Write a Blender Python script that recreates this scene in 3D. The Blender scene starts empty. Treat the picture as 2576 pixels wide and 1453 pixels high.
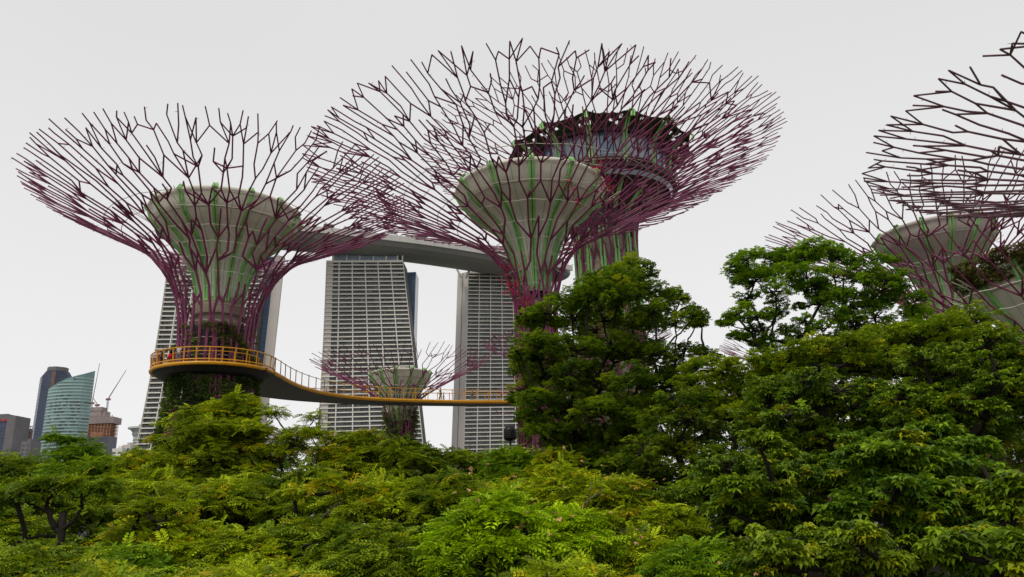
import bpy, bmesh, math, random
import numpy as np
from mathutils import Vector, Matrix

# ------------------------------------------------------------------ camera
SC = bpy.context.scene
COL = SC.collection
EYE = 8.0
PITCH = math.radians(17.0)
ROLL = 0.04
FPX = 1860.0                      # focal length for a picture 2576 wide
cam_d = bpy.data.cameras.new('camera')
cam_d.sensor_width = 36.0
cam_d.lens = FPX / 2576.0 * 36.0
cam_d.clip_start = 0.3
cam_d.clip_end = 9000.0
cam = bpy.data.objects.new('camera', cam_d)
COL.objects.link(cam)
fw = Vector((0, math.cos(PITCH), math.sin(PITCH)))
up0 = Vector((0, -math.sin(PITCH), math.cos(PITCH)))
rt0 = Vector((1, 0, 0))
cr, sr = math.cos(ROLL), math.sin(ROLL)
rt = rt0 * cr - up0 * sr
upv = rt0 * sr + up0 * cr
cam.matrix_world = Matrix(((rt.x, upv.x, -fw.x, 0), (rt.y, upv.y, -fw.y, 0), (rt.z, upv.z, -fw.z, EYE), (0, 0, 0, 1)))
SC.camera = cam

# ------------------------------------------------------------------ world + sun + exposure
SUN_EL, SUN_AZ = math.radians(56), math.radians(-150)   # high sun behind thin cloud, from behind and the left
w = bpy.data.worlds.new('World')
SC.world = w
w.use_nodes = True
nt = w.node_tree
nt.nodes.clear()
n_out = nt.nodes.new('ShaderNodeOutputWorld')
n_bg = nt.nodes.new('ShaderNodeBackground')
n_sky = nt.nodes.new('ShaderNodeTexSky')
n_sky.sky_type = 'NISHITA'
n_sky.sun_disc = False
n_sky.sun_elevation = SUN_EL
n_sky.sun_rotation = math.radians(210)
n_sky.air_density = 1.0
n_sky.dust_density = 3.0
n_hs = nt.nodes.new('ShaderNodeHueSaturation')
n_hs.inputs['Saturation'].default_value = 0.15
nt.links.new(n_sky.outputs[0], n_hs.inputs['Color'])
n_tc = nt.nodes.new('ShaderNodeTexCoord')
n_sep = nt.nodes.new('ShaderNodeSeparateXYZ')
nt.links.new(n_tc.outputs['Generated'], n_sep.inputs[0])
n_ramp = nt.nodes.new('ShaderNodeValToRGB')           # even cloud deck, a little brighter low down
n_ramp.color_ramp.elements[0].position = 0.0
n_ramp.color_ramp.elements[0].color = (9.5, 9.45, 9.5, 1)
n_ramp.color_ramp.elements[1].position = 0.55
n_ramp.color_ramp.elements[1].color = (7.75, 7.75, 7.75, 1)
nt.links.new(n_sep.outputs['Z'], n_ramp.inputs[0])
n_noi = nt.nodes.new('ShaderNodeTexNoise')
n_noi.inputs['Scale'].default_value = 2.2
n_noi.inputs['Detail'].default_value = 4
nt.links.new(n_tc.outputs['Generated'], n_noi.inputs['Vector'])
n_mr = nt.nodes.new('ShaderNodeMapRange')
n_mr.inputs['To Min'].default_value = 0.97
n_mr.inputs['To Max'].default_value = 1.03
nt.links.new(n_noi.outputs[0], n_mr.inputs[0])
n_mul = nt.nodes.new('ShaderNodeVectorMath')
n_mul.operation = 'SCALE'
nt.links.new(n_ramp.outputs[0], n_mul.inputs[0])
nt.links.new(n_mr.outputs[0], n_mul.inputs['Scale'])
n_mix = nt.nodes.new('ShaderNodeMix')
n_mix.data_type = 'RGBA'
n_mix.inputs[0].default_value = 0.94
nt.links.new(n_hs.outputs[0], n_mix.inputs[6])
nt.links.new(n_mul.outputs[0], n_mix.inputs[7])
nt.links.new(n_mix.outputs[2], n_bg.inputs['Color'])
n_bg.inputs['Strength'].default_value = 0.1
nt.links.new(n_bg.outputs[0], n_out.inputs['Surface'])

sun_d = bpy.data.lights.new('sun', 'SUN')
sun_d.energy = 1.5
sun_d.angle = math.radians(14)
sun_d.color = (1.0, 0.95, 0.86)
sun = bpy.data.objects.new('sun', sun_d)
COL.objects.link(sun)
sdir = Vector((math.sin(math.radians(210)) * math.cos(SUN_EL), math.cos(math.radians(210)) * math.cos(SUN_EL), math.sin(SUN_EL)))
sun.rotation_euler = (-sdir).to_track_quat('-Z', 'Y').to_euler()
SC.view_settings.view_transform = 'Standard'
SC.view_settings.look = 'None'
SC.view_settings.exposure = 0.0
SC.view_settings.gamma = 1.0
SC.cycles.max_bounces = 6
SC.cycles.transparent_max_bounces = 8

# ------------------------------------------------------------------ helpers
def P(px, py, D):
    """world point seen at a spot of the (2576 wide) photo at the distance D along the ground"""
    X2 = (px - 1288) / FPX
    Y2 = (726.5 - py) / FPX
    X = cr * X2 + sr * Y2
    Y = -sr * X2 + cr * Y2
    f = math.cos(PITCH) - math.sin(PITCH) * Y
    u = math.sin(PITCH) + math.cos(PITCH) * Y
    return Vector((X / f * D, D, EYE + u / f * D))

def PZ(px, py, z):
    p = P(px, py, 1.0)
    D = (z - EYE) / (p.z - EYE)
    return P(px, py, D)

def mat(name, col, rough=0.7, metal=0.0, noise=0.0, nscale=1.0, spec=0.3, bump=0.0, bscale=20.0, trans=0.0, col2=None):
    m = bpy.data.materials.new(name)
    m.use_nodes = True
    t = m.node_tree
    b = t.nodes['Principled BSDF']
    b.inputs['Base Color'].default_value = (*col, 1)
    b.inputs['Roughness'].default_value = rough
    b.inputs['Metallic'].default_value = metal
    b.inputs['Specular IOR Level'].default_value = spec
    if noise > 0 or col2:
        tc = t.nodes.new('ShaderNodeTexCoord')
        nz = t.nodes.new('ShaderNodeTexNoise')
        nz.inputs['Scale'].default_value = nscale
        nz.inputs['Detail'].default_value = 6
        nz.inputs['Roughness'].default_value = 0.65
        t.links.new(tc.outputs['Object'], nz.inputs['Vector'])
        rp = t.nodes.new('ShaderNodeValToRGB')
        rp.color_ramp.elements[0].position = 0.32
        rp.color_ramp.elements[1].position = 0.68
        c2 = col2 if col2 else tuple(c * (1 - noise) for c in col)
        rp.color_ramp.elements[0].color = (*c2, 1)
        rp.color_ramp.elements[1].color = (*(min(1, c * (1 + noise * 0.5)) for c in col), 1)
        t.links.new(nz.outputs[0], rp.inputs[0])
        t.links.new(rp.outputs[0], b.inputs['Base Color'])
    if bump > 0:
        tc = t.nodes.new('ShaderNodeTexCoord')
        nz = t.nodes.new('ShaderNodeTexNoise')
        nz.inputs['Scale'].default_value = bscale
        t.links.new(tc.outputs['Object'], nz.inputs['Vector'])
        bp = t.nodes.new('ShaderNodeBump')
        bp.inputs['Strength'].default_value = bump
        t.links.new(nz.outputs[0], bp.inputs['Height'])
        t.links.new(bp.outputs[0], b.inputs['Normal'])
    return m

def leaf_mat(name, trans=0.35, rough=0.5):
    m = bpy.data.materials.new(name)
    m.use_nodes = True
    t = m.node_tree
    b = t.nodes['Principled BSDF']
    out = t.nodes['Material Output']
    at = t.nodes.new('ShaderNodeVertexColor')
    at.layer_name = 'Col'
    b.inputs['Roughness'].default_value = rough
    b.inputs['Specular IOR Level'].default_value = 0.13
    t.links.new(at.outputs[0], b.inputs['Base Color'])
    tr = t.nodes.new('ShaderNodeBsdfTranslucent')
    g = t.nodes.new('ShaderNodeGamma')
    g.inputs['Gamma'].default_value = 0.9
    t.links.new(at.outputs[0], g.inputs[0])
    t.links.new(g.outputs[0], tr.inputs['Color'])
    mx = t.nodes.new('ShaderNodeMixShader')
    mx.inputs[0].default_value = trans
    t.links.new(b.outputs[0], mx.inputs[1])
    t.links.new(tr.outputs[0], mx.inputs[2])
    t.links.new(mx.outputs[0], out.inputs['Surface'])
    return m

def glass_mat(name, col, rough=0.12, noise=0.3, nscale=0.15):
    m = mat(name, col, rough=rough, spec=0.8, noise=noise, nscale=nscale)
    return m

M = {}
M['steel'] = mat('mauve_painted_steel', (0.22, 0.04, 0.11), rough=0.5, noise=0.4, nscale=0.6, spec=0.3)
M['steel_grey'] = mat('grey_mauve_steel', (0.15, 0.07, 0.09), rough=0.5, noise=0.3, nscale=0.6, spec=0.3)
M['wire'] = mat('hoop_wire', (0.55, 0.52, 0.42), rough=0.4, spec=0.5)
M['funnel'] = mat('funnel_panel', (0.66, 0.65, 0.54), rough=0.6, noise=0.2, nscale=0.35, bump=0.1, bscale=3)
M['funnel_grey'] = mat('funnel_panel_grey', (0.42, 0.38, 0.33), rough=0.65, noise=0.16, nscale=0.3)
M['green'] = mat('green_rib_paint', (0.25, 0.52, 0.17), rough=0.45, noise=0.25, nscale=0.8)
M['concrete'] = mat('core_concrete', (0.30, 0.25, 0.19), rough=0.85, noise=0.35, nscale=0.7, bump=0.3, bscale=2)
M['pale_concrete'] = mat('pale_core_concrete', (0.40, 0.33, 0.26), rough=0.85, noise=0.25, nscale=0.5, bump=0.2, bscale=2)
M['darkcore'] = mat('dark_core_panel', (0.045, 0.035, 0.035), rough=0.7, noise=0.4, nscale=1.2)
M['louver'] = mat('dark_louver', (0.05, 0.03, 0.035), rough=0.5, noise=0.3, nscale=1)
M['yellow'] = mat('yellow_paint', (0.72, 0.33, 0.015), rough=0.4, noise=0.15, nscale=1.5)
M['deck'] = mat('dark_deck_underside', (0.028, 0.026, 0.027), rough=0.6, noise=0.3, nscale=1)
M['post'] = mat('bronze_post', (0.18, 0.11, 0.05), rough=0.5)
M['bluegl'] = mat('blue_window_glass', (0.10, 0.22, 0.36), rough=0.15, noise=0.35, nscale=0.25, spec=0.8)
M['greygl'] = mat('grey_window_glass', (0.28, 0.34, 0.42), rough=0.15, noise=0.35, nscale=0.25, spec=0.8)
M['net'] = mat('planted_netting', (0.035, 0.06, 0.02), rough=0.9, noise=0.5, nscale=1.5)
M['bark'] = mat('bark', (0.020, 0.015, 0.011), rough=0.95, noise=0.4, nscale=3, bump=0.6, bscale=12)
M['bark_pale'] = mat('pale_bark', (0.16, 0.13, 0.09), rough=0.95, noise=0.4, nscale=3, bump=0.6, bscale=12)
M['leaf'] = leaf_mat('leaf', 0.27)
M['leaf_dark'] = leaf_mat('leaf_glossy', 0.28, 0.45)
M['leaf_thin'] = leaf_mat('leaf_thin', 0.5)
M['flower'] = leaf_mat('petal', 0.3)
M['hotel_wall'] = mat('hotel_wall', (0.54, 0.50, 0.47), rough=0.8, noise=0.1, nscale=0.03)
M['hotel_slab'] = mat('hotel_floor_slab', (0.70, 0.67, 0.62), rough=0.75, noise=0.1, nscale=0.08)
M['hotel_back'] = mat('hotel_recess', (0.11, 0.105, 0.10), rough=0.7, noise=0.35, nscale=0.12)
M['hotel_win'] = mat('hotel_window', (0.06, 0.075, 0.075), rough=0.2, spec=0.6, noise=0.5, nscale=0.15)
M['curtain'] = mat('curtain_cloth', (0.20, 0.19, 0.17), rough=0.9, noise=0.5, nscale=0.1)
M['hotel_blue'] = mat('hotel_blue_glass', (0.10, 0.16, 0.26), rough=0.18, spec=0.7, noise=0.2, nscale=0.05)
M['hull'] = mat('hull_cladding', (0.23, 0.23, 0.235), rough=0.55, noise=0.12, nscale=0.05)
M['hull_top'] = mat('hull_parapet', (0.50, 0.48, 0.46), rough=0.7, noise=0.1, nscale=0.05)
M['navy'] = mat('navy_curtain_wall', (0.03, 0.05, 0.10), rough=0.3, noise=0.3, nscale=0.05, spec=0.6)
M['navy_band'] = mat('navy_band', (0.06, 0.075, 0.11), rough=0.4, noise=0.2, nscale=0.05)
M['stone_brown'] = mat('brown_stone', (0.17, 0.10, 0.085), rough=0.8, noise=0.2, nscale=0.1)
M['teal'] = mat('teal_curtain_wall', (0.13, 0.24, 0.23), rough=0.2, noise=0.4, nscale=0.06, spec=0.7)
M['teal_band'] = mat('pale_teal_band', (0.34, 0.47, 0.45), rough=0.4, noise=0.2, nscale=0.05)
M['teal_dark'] = mat('dark_office_glass', (0.05, 0.07, 0.07), rough=0.2, spec=0.6, noise=0.4, nscale=0.2)
M['site_conc'] = mat('raw_concrete', (0.33, 0.27, 0.26), rough=0.9, noise=0.25, nscale=0.1)
M['site_net'] = mat('orange_safety_sheeting', (0.42, 0.21, 0.13), rough=0.9, noise=0.35, nscale=0.15)
M['site_glass'] = mat('slate_cladding', (0.12, 0.12, 0.17), rough=0.4, noise=0.25, nscale=0.1)
M['white'] = mat('white_tower_paint', (0.62, 0.62, 0.62), rough=0.6, noise=0.1, nscale=0.1)
M['midgrey'] = mat('grey_cladding', (0.16, 0.15, 0.155), rough=0.7, noise=0.2, nscale=0.05)
M['red'] = mat('red_sign_paint', (0.55, 0.02, 0.02), rough=0.5)
M['crane'] = mat('crane_steel', (0.25, 0.12, 0.12), rough=0.6)
M['black'] = mat('black_plastic', (0.008, 0.008, 0.009), rough=0.5)
M['skin'] = mat('skin', (0.38, 0.2, 0.13), rough=0.6)
M['hair'] = mat('dark_hair', (0.012, 0.009, 0.008), rough=0.6)
M['soil'] = mat('garden_ground', (0.05, 0.06, 0.025), rough=1.0, noise=0.5, nscale=0.06, col2=(0.16, 0.145, 0.11))
for nm, c in dict(cloth_red=(0.75, 0.01, 0.03), cloth_black=(0.015, 0.015, 0.018), cloth_white=(0.7, 0.68, 0.66), cloth_grey=(0.2, 0.2, 0.22),
                  cloth_orange=(0.6, 0.25, 0.14), cloth_pink=(0.5, 0.3, 0.35), cloth_olive=(0.05, 0.065, 0.035), cloth_blue=(0.06, 0.09, 0.2)).items():
    M[nm] = mat(nm, c, rough=0.85)

def np_mesh(name, V, F, m=None, cols=None, smooth=False):
    """V (n,3) array; F (k,4) or (k,3) array of indices"""
    V = np.asarray(V, dtype=np.float32)
    F = np.asarray(F, dtype=np.int32)
    me = bpy.data.meshes.new(name)
    k, s = F.shape
    me.vertices.add(len(V))
    me.vertices.foreach_set('co', V.ravel())
    me.loops.add(k * s)
    me.loops.foreach_set('vertex_index', F.ravel())
    me.polygons.add(k)
    me.polygons.foreach_set('loop_start', np.arange(0, k * s, s, dtype=np.int32))
    me.polygons.foreach_set('loop_total', np.full(k, s, dtype=np.int32))
    me.polygons.foreach_set('use_smooth', np.full(k, bool(smooth)))
    me.update(calc_edges=True)
    if cols is not None:
        ca = me.color_attributes.new('Col', 'FLOAT_COLOR', 'POINT')
        ca.data.foreach_set('color', np.asarray(cols, dtype=np.float32).ravel())
    if m:
        me.materials.append(m)
    return me

def link(name, me, parent=None, loc=None):
    o = bpy.data.objects.new(name, me)
    COL.objects.link(o)
    if parent:
        o.parent = parent
    if loc is not None:
        o.location = loc
    return o

def tag(o, label=None, cat=None, group=None, kind=None):
    if label: o['label'] = label
    if cat: o['category'] = cat
    if group: o['group'] = group
    if kind: o['kind'] = kind
    return o

def thing(name, loc, label, cat, group=None, rotz=0):
    o = bpy.data.objects.new(name, None)
    o.empty_display_size = 0.5
    COL.objects.link(o)
    o.location = loc
    o.rotation_euler = (0, 0, rotz)
    return tag(o, label, cat, group)

class MB:
    """collects quads of many shapes for ONE mesh"""
    def __init__(s):
        s.V = []; s.F = []; s.n = 0
    def add(s, V, F):
        V = np.asarray(V, float)
        F = np.asarray(F, int)
        s.V.append(V); s.F.append(F + s.n); s.n += len(V)
    def box(s, x0, x1, y0, y1, z0, z1):
        V = [(x0, y0, z0), (x1, y0, z0), (x1, y1, z0), (x0, y1, z0), (x0, y0, z1), (x1, y0, z1), (x1, y1, z1), (x0, y1, z1)]
        s.add(V, [(0, 3, 2, 1), (4, 5, 6, 7), (0, 1, 5, 4), (1, 2, 6, 5), (2, 3, 7, 6), (3, 0, 4, 7)])
    def hexa(s, A):
        """8 corners, bottom ring then top ring"""
        s.add(A, [(0, 3, 2, 1), (4, 5, 6, 7), (0, 1, 5, 4), (1, 2, 6, 5), (2, 3, 7, 6), (3, 0, 4, 7)])
    def tube(s, pts, rad, n=6, cap=True):
        pts = np.asarray(pts, float)
        if np.isscalar(rad): rad = [rad] * len(pts)
        k = len(pts)
        d = np.zeros_like(pts)
        d[1:-1] = pts[2:] - pts[:-2]
        d[0] = pts[1] - pts[0]
        d[-1] = pts[-1] - pts[-2]
        V = []
        for i in range(k):
            t = d[i] / (np.linalg.norm(d[i]) + 1e-9)
            a = np.array((0, 0, 1.0)) if abs(t[2]) < 0.9 else np.array((1.0, 0, 0))
            u = np.cross(t, a); u /= np.linalg.norm(u)
            v = np.cross(t, u)
            for j in range(n):
                g = 2 * math.pi * j / n
                V.append(pts[i] + rad[i] * (math.cos(g) * u + math.sin(g) * v))
        F = []
        for i in range(k - 1):
            for j in range(n):
                j2 = (j + 1) % n
                F.append((i * n + j, i * n + j2, (i + 1) * n + j2, (i + 1) * n + j))
        if cap:
            for b, fl in ((0, 1), ((k - 1) * n, -1)):
                for q in range(1, n - 2, 2):
                    f = [b, b + q, b + q + 1, b + min(q + 2, n - 1)]
                    F.append(tuple(f[::fl]) if q + 2 <= n - 1 else (b, b + q, b + q + 1, b + q + 1))
        F = [f for f in F if len(set(f)) == 4]
        s.add(V, F)
    def lathe(s, prof, n=48, cx=0, cy=0, a0=0, a1=2 * math.pi):
        full = abs(a1 - a0 - 2 * math.pi) < 1e-6
        k = len(prof)
        m = n if full else n + 1
        V = []
        for i in range(m):
            a = a0 + (a1 - a0) * i / n
            for r, z in prof:
                V.append((cx + r * math.cos(a), cy + r * math.sin(a), z))
        F = []
        for i in range(n):
            i2 = (i + 1) % m
            for j in range(k - 1):
                F.append((i * k + j, i2 * k + j, i2 * k + j + 1, i * k + j + 1))
        s.add(V, F)
    def prism(s, poly, z0, z1, top=None):
        """poly list of (x,y); z1 may be a function"""
        n = len(poly)
        V = [(x, y, z0) for x, y in poly] + [(x, y, (z1(x, y) if callable(z1) else z1)) for x, y in (top or poly)]
        F = [(i, (i + 1) % n, n + (i + 1) % n, n + i) for i in range(n)]
        s.add(V, F)
        # caps as fans of quads
        for b in (0, n):
            q = 1
            while q + 1 < n:
                if q + 2 < n:
                    f = (b, b + q, b + q + 1, b + q + 2); q += 2
                else:
                    f = None
                    c = np.mean([V[b], V[b + q]], axis=0)
                    s.add([V[b], V[b + q], V[b + q + 1], tuple((np.array(V[b]) + np.array(V[b + q + 1])) / 2)], [(0, 1, 2, 3)])
                    q += 1
                if f: s.add([V[i] for i in f], [(0, 1, 2, 3)])
    def build(s, name, m, parent=None, smooth=False, loc=None):
        me = np_mesh(name, np.concatenate(s.V), np.concatenate(s.F), m, smooth=smooth)
        return link(name, me, parent, loc)

# ------------------------------------------------------------------ ground, path, water
g = MB(); g.add([(-6000, -300, 0), (6000, -300, 0), (6000, 6000, 0), (-6000, 6000, 0)], [(0, 1, 2, 3)])
tag(g.build('ground', M['soil']), kind='structure')
M['bounce_plaza'] = mat('bounce_paving', (0.24, 0.22, 0.18), rough=0.9, noise=0.2, nscale=0.4)  # pale paving added out of view to bounce light up to the funnels
g = MB(); g.add([(-60, 48, 0.006), (75, 48, 0.006), (75, 130, 0.006), (-60, 130, 0.006)], [(0, 1, 2, 3)])
tag(g.build('bounce_pavement', M['bounce_plaza']), kind='structure')
M['water'] = mat('bay_water', (0.05, 0.08, 0.08), rough=0.15, spec=0.6, noise=0.3, nscale=0.02, bump=0.2, bscale=0.3)
g = MB(); g.add([(-3000, 660, 0.01), (1500, 660, 0.01), (1500, 940, 0.01), (-3000, 940, 0.01)], [(0, 1, 2, 3)])
tag(g.build('water', M['water']), kind='structure')

# ------------------------------------------------------------------ leaves
def frond_shape(kind):
    """list of quads (4x3) in a unit frame: x along the frond, z up"""
    Q = []
    if kind.startswith('pinnate'):
        n = int(kind[7:])
        for i in range(n):
            x = 0.12 + 0.8 * i / (n - 1)
            L = 0.40 * (1 - 0.5 * abs(x - 0.45))
            for sd in (-1, 1):
                a = math.radians(58) * sd
                dx, dy = math.cos(a), math.sin(a)
                wx, wy = -dy * 0.085 * (6 / (n + 1)) , dx * 0.085 * (6 / (n + 1))
                z0 = -0.28 * x * x
                Q.append([(x, 0, z0), (x + dx * L * .5 + wx, dy * L * .5 + wy, z0 + .015), (x + dx * L, dy * L, z0 - 0.07), (x + dx * L * .5 - wx, dy * L * .5 - wy, z0 + .015)])
        Q.append([(0, -.012, 0), (.5, -.012, -.07), (.5, .012, -.07), (0, .012, 0)])
    elif kind.startswith('whorl'):
        n = int(kind[5:])
        for i in range(n):
            a = 2 * math.pi * (i + .3 * math.sin(i * 5.1)) / n
            L = 0.52 + .1 * math.sin(i * 3.7)
            dx, dy = math.cos(a), math.sin(a)
            wx, wy = -dy * 0.12, dx * 0.12
            e = -.05 - .16 * ((i * 7) % 5) / 4
            Q.append([(0.02 * dx, 0.02 * dy, 0), (dx * L * .55 + wx, dy * L * .55 + wy, .05), (dx * L, dy * L, e), (dx * L * .55 - wx, dy * L * .55 - wy, .05)])
    elif kind == 'tuft':
        for i in range(3):
            a = 2.1 * i
            dx, dy = math.cos(a), math.sin(a)
            Q.append([(0, 0, 0), (dx * .3 - dy * .13, dy * .3 + dx * .13, .1), (dx * .6, dy * .6, 0), (dx * .3 + dy * .13, dy * .3 - dx * .13, .1)])
    else:   # blade, for grass-like tufts
        for i in range(7):
            a = 2 * math.pi * i / 7
            dx, dy = math.cos(a), math.sin(a)
            Q.append([(-dy * .02, dx * .02, 0), (dx * .25 - dy * .03, dy * .25 + dx * .03, .6), (dx * .6, dy * .6, .75), (dx * .25 + dy * .03, dy * .25 - dx * .03, .6)])
    return np.array(Q, float)

def place_fronds(kind, pos, xdir, updir, size, col, rng):
    """returns V,F,C for all fronds"""
    Q = frond_shape(kind)
    nq = len(Q)
    T = Q.reshape(-1, 3)
    X = xdir / (np.linalg.norm(xdir, axis=1, keepdims=True) + 1e-9)
    Y = np.cross(updir, X); Y /= (np.linalg.norm(Y, axis=1, keepdims=True) + 1e-9)
    Z = np.cross(X, Y)
    R = np.stack([X, Y, Z], axis=1)          # N,3(axis),3
    V = np.einsum('vk,nkj->nvj', T, R) * size[:, None, None] + pos[:, None, :]
    N = len(pos)
    C = np.repeat(col[:, None, :], nq, axis=1) * rng.uniform(0.72, 1.28, (N, nq, 1))
    C = np.repeat(C, 4, axis=1).reshape(-1, 3)
    C = np.clip(np.concatenate([C, np.ones((len(C), 1))], 1), 0, 1)
    V = V.reshape(-1, 3)
    F = np.arange(len(V)).reshape(-1, 4)
    return V, F, C

def crown_fronds(pads, kind, fsize, dens, c_hi, c_lo, rng, flat=0.5, subs=9, under=0.25, yellow=None):
    """pads: list of (x,y,z,r). every pad carries lumps of foliage on its shell."""
    Pp, Xd, Ud, Sz, Cc = [], [], [], [], []
    twigs = []
    for (x, y, z, r) in pads:
        c = np.array((x, y, z))
        ns = max(6, int(subs * 1.5 * rng.uniform(0.8, 1.25)))
        tint_pad = rng.uniform(0, 1)
        for s in range(ns):
            u = rng.normal(size=3); u[2] = abs(u[2]) * 0.85 - under * rng.uniform(0, 1.3); u /= np.linalg.norm(u)
            sc = c + u * np.array((r, r, r * flat)) * rng.uniform(0.5, 0.86)
            sr_ = r * rng.uniform(0.20, 0.40)
            twigs.append((c, sc))
            nfr = max(8, int(dens * (sr_ / fsize) ** 2 * 6.0))
            d = rng.normal(size=(nfr, 3)); d[:, 2] = d[:, 2] * 0.8 + 0.28
            d /= np.linalg.norm(d, axis=1, keepdims=True)
            rad = rng.uniform(0.35, 1.1, (nfr, 1)) ** 0.6
            p = sc + d * rad * sr_ * np.array((1, 1, 0.6))
            out = d * np.array((1, 1, 0.25)) + 0.35 * (p - c) / r * np.array((1, 1, 0)) + rng.normal(scale=0.3, size=(nfr, 3)) * np.array((1, 1, .5))
            upn = d * 0.55 + np.array((0, 0, 0.9)) + rng.normal(scale=0.28, size=(nfr, 3))
            t = np.clip(0.35 * tint_pad + 0.75 * rng.uniform() ** 1.7 + rng.normal(scale=0.10, size=(nfr, 1)) + .12 * d[:, 2:3], 0, 1)  # light-and-shade contrast in the leaf colour: many dark lumps, tops lighter
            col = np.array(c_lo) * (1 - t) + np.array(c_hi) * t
            if yellow is not None and rng.uniform() < 0.09:
                col = col * 0.4 + np.array(yellow) * 0.6
            Pp.append(p); Xd.append(out); Ud.append(upn)
            Sz.append(fsize * rng.uniform(0.65, 1.25, nfr)); Cc.append(col)
    if not Pp: return None
    res = place_fronds(kind, np.concatenate(Pp), np.concatenate(Xd), np.concatenate(Ud), np.concatenate(Sz), np.concatenate(Cc), rng)
    return res, twigs

def bez(a, b, c, n):
    t = np.linspace(0, 1, n)[:, None]
    return (1 - t) ** 2 * a + 2 * t * (1 - t) * b + t * t * c

NTREE = 0
def leafy_tree(name, label, cat, base, pads, kind, fsize, dens, hi, lo, flat=0.5, subs=9, under=0.25, trunk_r=0.22, fork=None,
               group=None, bark='bark', leafm='leaf', yellow=None, extra=None, twig_r=0.02):
    global NTREE
    NTREE += 1
    rng = np.random.default_rng(100 + NTREE)
    bx, by = base
    root = thing(name, (bx, by, 0), label, cat, group)
    off = np.array((bx, by, 0.0))
    pads = [(x - bx, y - by, z, r) for (x, y, z, r) in pads]
    (V, F, C), twigs = crown_fronds(pads, kind, fsize, dens, hi, lo, rng, flat, subs, under, yellow)
    link('crown', np_mesh('crown', V, F, M[leafm], C), root)
    zs = np.array([p[2] for p in pads])
    cen = np.array([np.mean([p[0] for p in pads]), np.mean([p[1] for p in pads]), 0])
    fz = fork if fork else max(1.5, zs.min() * 0.55)
    mb = MB()
    F0 = np.array((cen[0] * 0.3, cen[1] * 0.3, fz))
    tr = bez(np.zeros(3), np.array((rng.normal(scale=.3), rng.normal(scale=.3), fz * 0.6)), F0, 7)
    mb.tube(tr, np.linspace(trunk_r * 1.35, trunk_r, 7), 9)
    # each clump hangs on the nearest clump that lies nearer the fork
    pts_ = np.array([(x, y, z - .15 * r) for x, y, z, r in pads])
    order = np.argsort(np.linalg.norm(pts_ - F0, axis=1))
    nodes = [F0]; parent = {0: None}; load = [0.0]; pid = []
    for oi in order:
        e = pts_[oi]
        best = None
        de = np.linalg.norm(e - F0)
        for k_, nd in enumerate(nodes):
            dn = np.linalg.norm(nd - F0)
            cost = np.linalg.norm(e - nd) + .42 * dn + (1.5 * max(0, nd[2] - e[2] + .2))
            if k_ == 0: cost = de * 1.0
            if best is None or cost < best[0]: best = (cost, k_)
        nodes.append(e); parent[len(nodes) - 1] = best[1]; load.append(1.0); pid.append(len(nodes) - 1)
    for k_ in reversed(range(1, len(nodes))):
        load[parent[k_]] += load[k_]
    tot = max(load[0], 1)
    for k_ in range(1, len(nodes)):
        a = nodes[parent[k_]]; e = nodes[k_]
        L_ = np.linalg.norm(e - a)
        m = (a + e) / 2 + rng.normal(scale=.06, size=3) * L_ + np.array((0, 0, -0.10 * L_ if parent[k_] == 0 else .04 * L_))
        pts = bez(a, m, e, 7)
        pts[1:-1] += rng.normal(scale=0.022 * L_, size=(5, 3))
        r1 = trunk_r * .75 * (load[k_] / tot) ** .55 + twig_r * .8
        r0 = min(r1 * 1.25 + .01, trunk_r)
        mb.tube(pts, np.linspace(r0, max(twig_r * 1.4, r1 * .8), 7), 6)
    for a, b in twigs:
        mid = (a + b) / 2 + rng.normal(scale=0.08, size=3)
        mb.tube([a, mid, b], [twig_r * 1.5, twig_r * 1.2, twig_r * 0.6], 4, cap=False)
    mb.build('trunk', M[bark], root, smooth=True)
    if extra:   # flowers on top of the lumps
        ec, en, es = extra
        pos = np.array([b for a, b in twigs])
        idx = rng.integers(0, len(pos), en)
        p = pos[idx] + rng.normal(scale=0.35, size=(en, 3)) + np.array((0, 0, 0.42))
        V, F, C = place_fronds('whorl6', p, rng.normal(size=(en, 3)) * np.array((1, 1, .2)), np.tile((0, 0, 1.0), (en, 1)) + rng.normal(scale=.3, size=(en, 3)),
                               np.full(en, es), np.tile(ec, (en, 1)) * rng.uniform(.8, 1.2, (en, 1)), rng)
        link('blossom', np_mesh('blossom', V, F, M['flower'], C), root)
    return root

# ------------------------------------------------------------------ supertrees
def interp_prof(prof, n=60):
    """prof: list of (z, r) -> arrays by arc length (smooth)"""
    p = np.array(prof, float)
    # Catmull-Rom resample
    pts = []
    for i in range(len(p) - 1):
        p0 = p[max(i - 1, 0)]; p1 = p[i]; p2 = p[i + 1]; p3 = p[min(i + 2, len(p) - 1)]
        for t in np.linspace(0, 1, 8, endpoint=False):
            pts.append(0.5 * ((2 * p1) + (-p0 + p2) * t + (2 * p0 - 5 * p1 + 4 * p2 - p3) * t * t + (-p0 + 3 * p1 - 3 * p2 + p3) * t ** 3))
    pts.append(p[-1])
    pts = np.array(pts)
    s = np.concatenate([[0], np.cumsum(np.linalg.norm(np.diff(pts, axis=0), axis=1))])
    return s, pts[:, 0], pts[:, 1]

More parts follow.
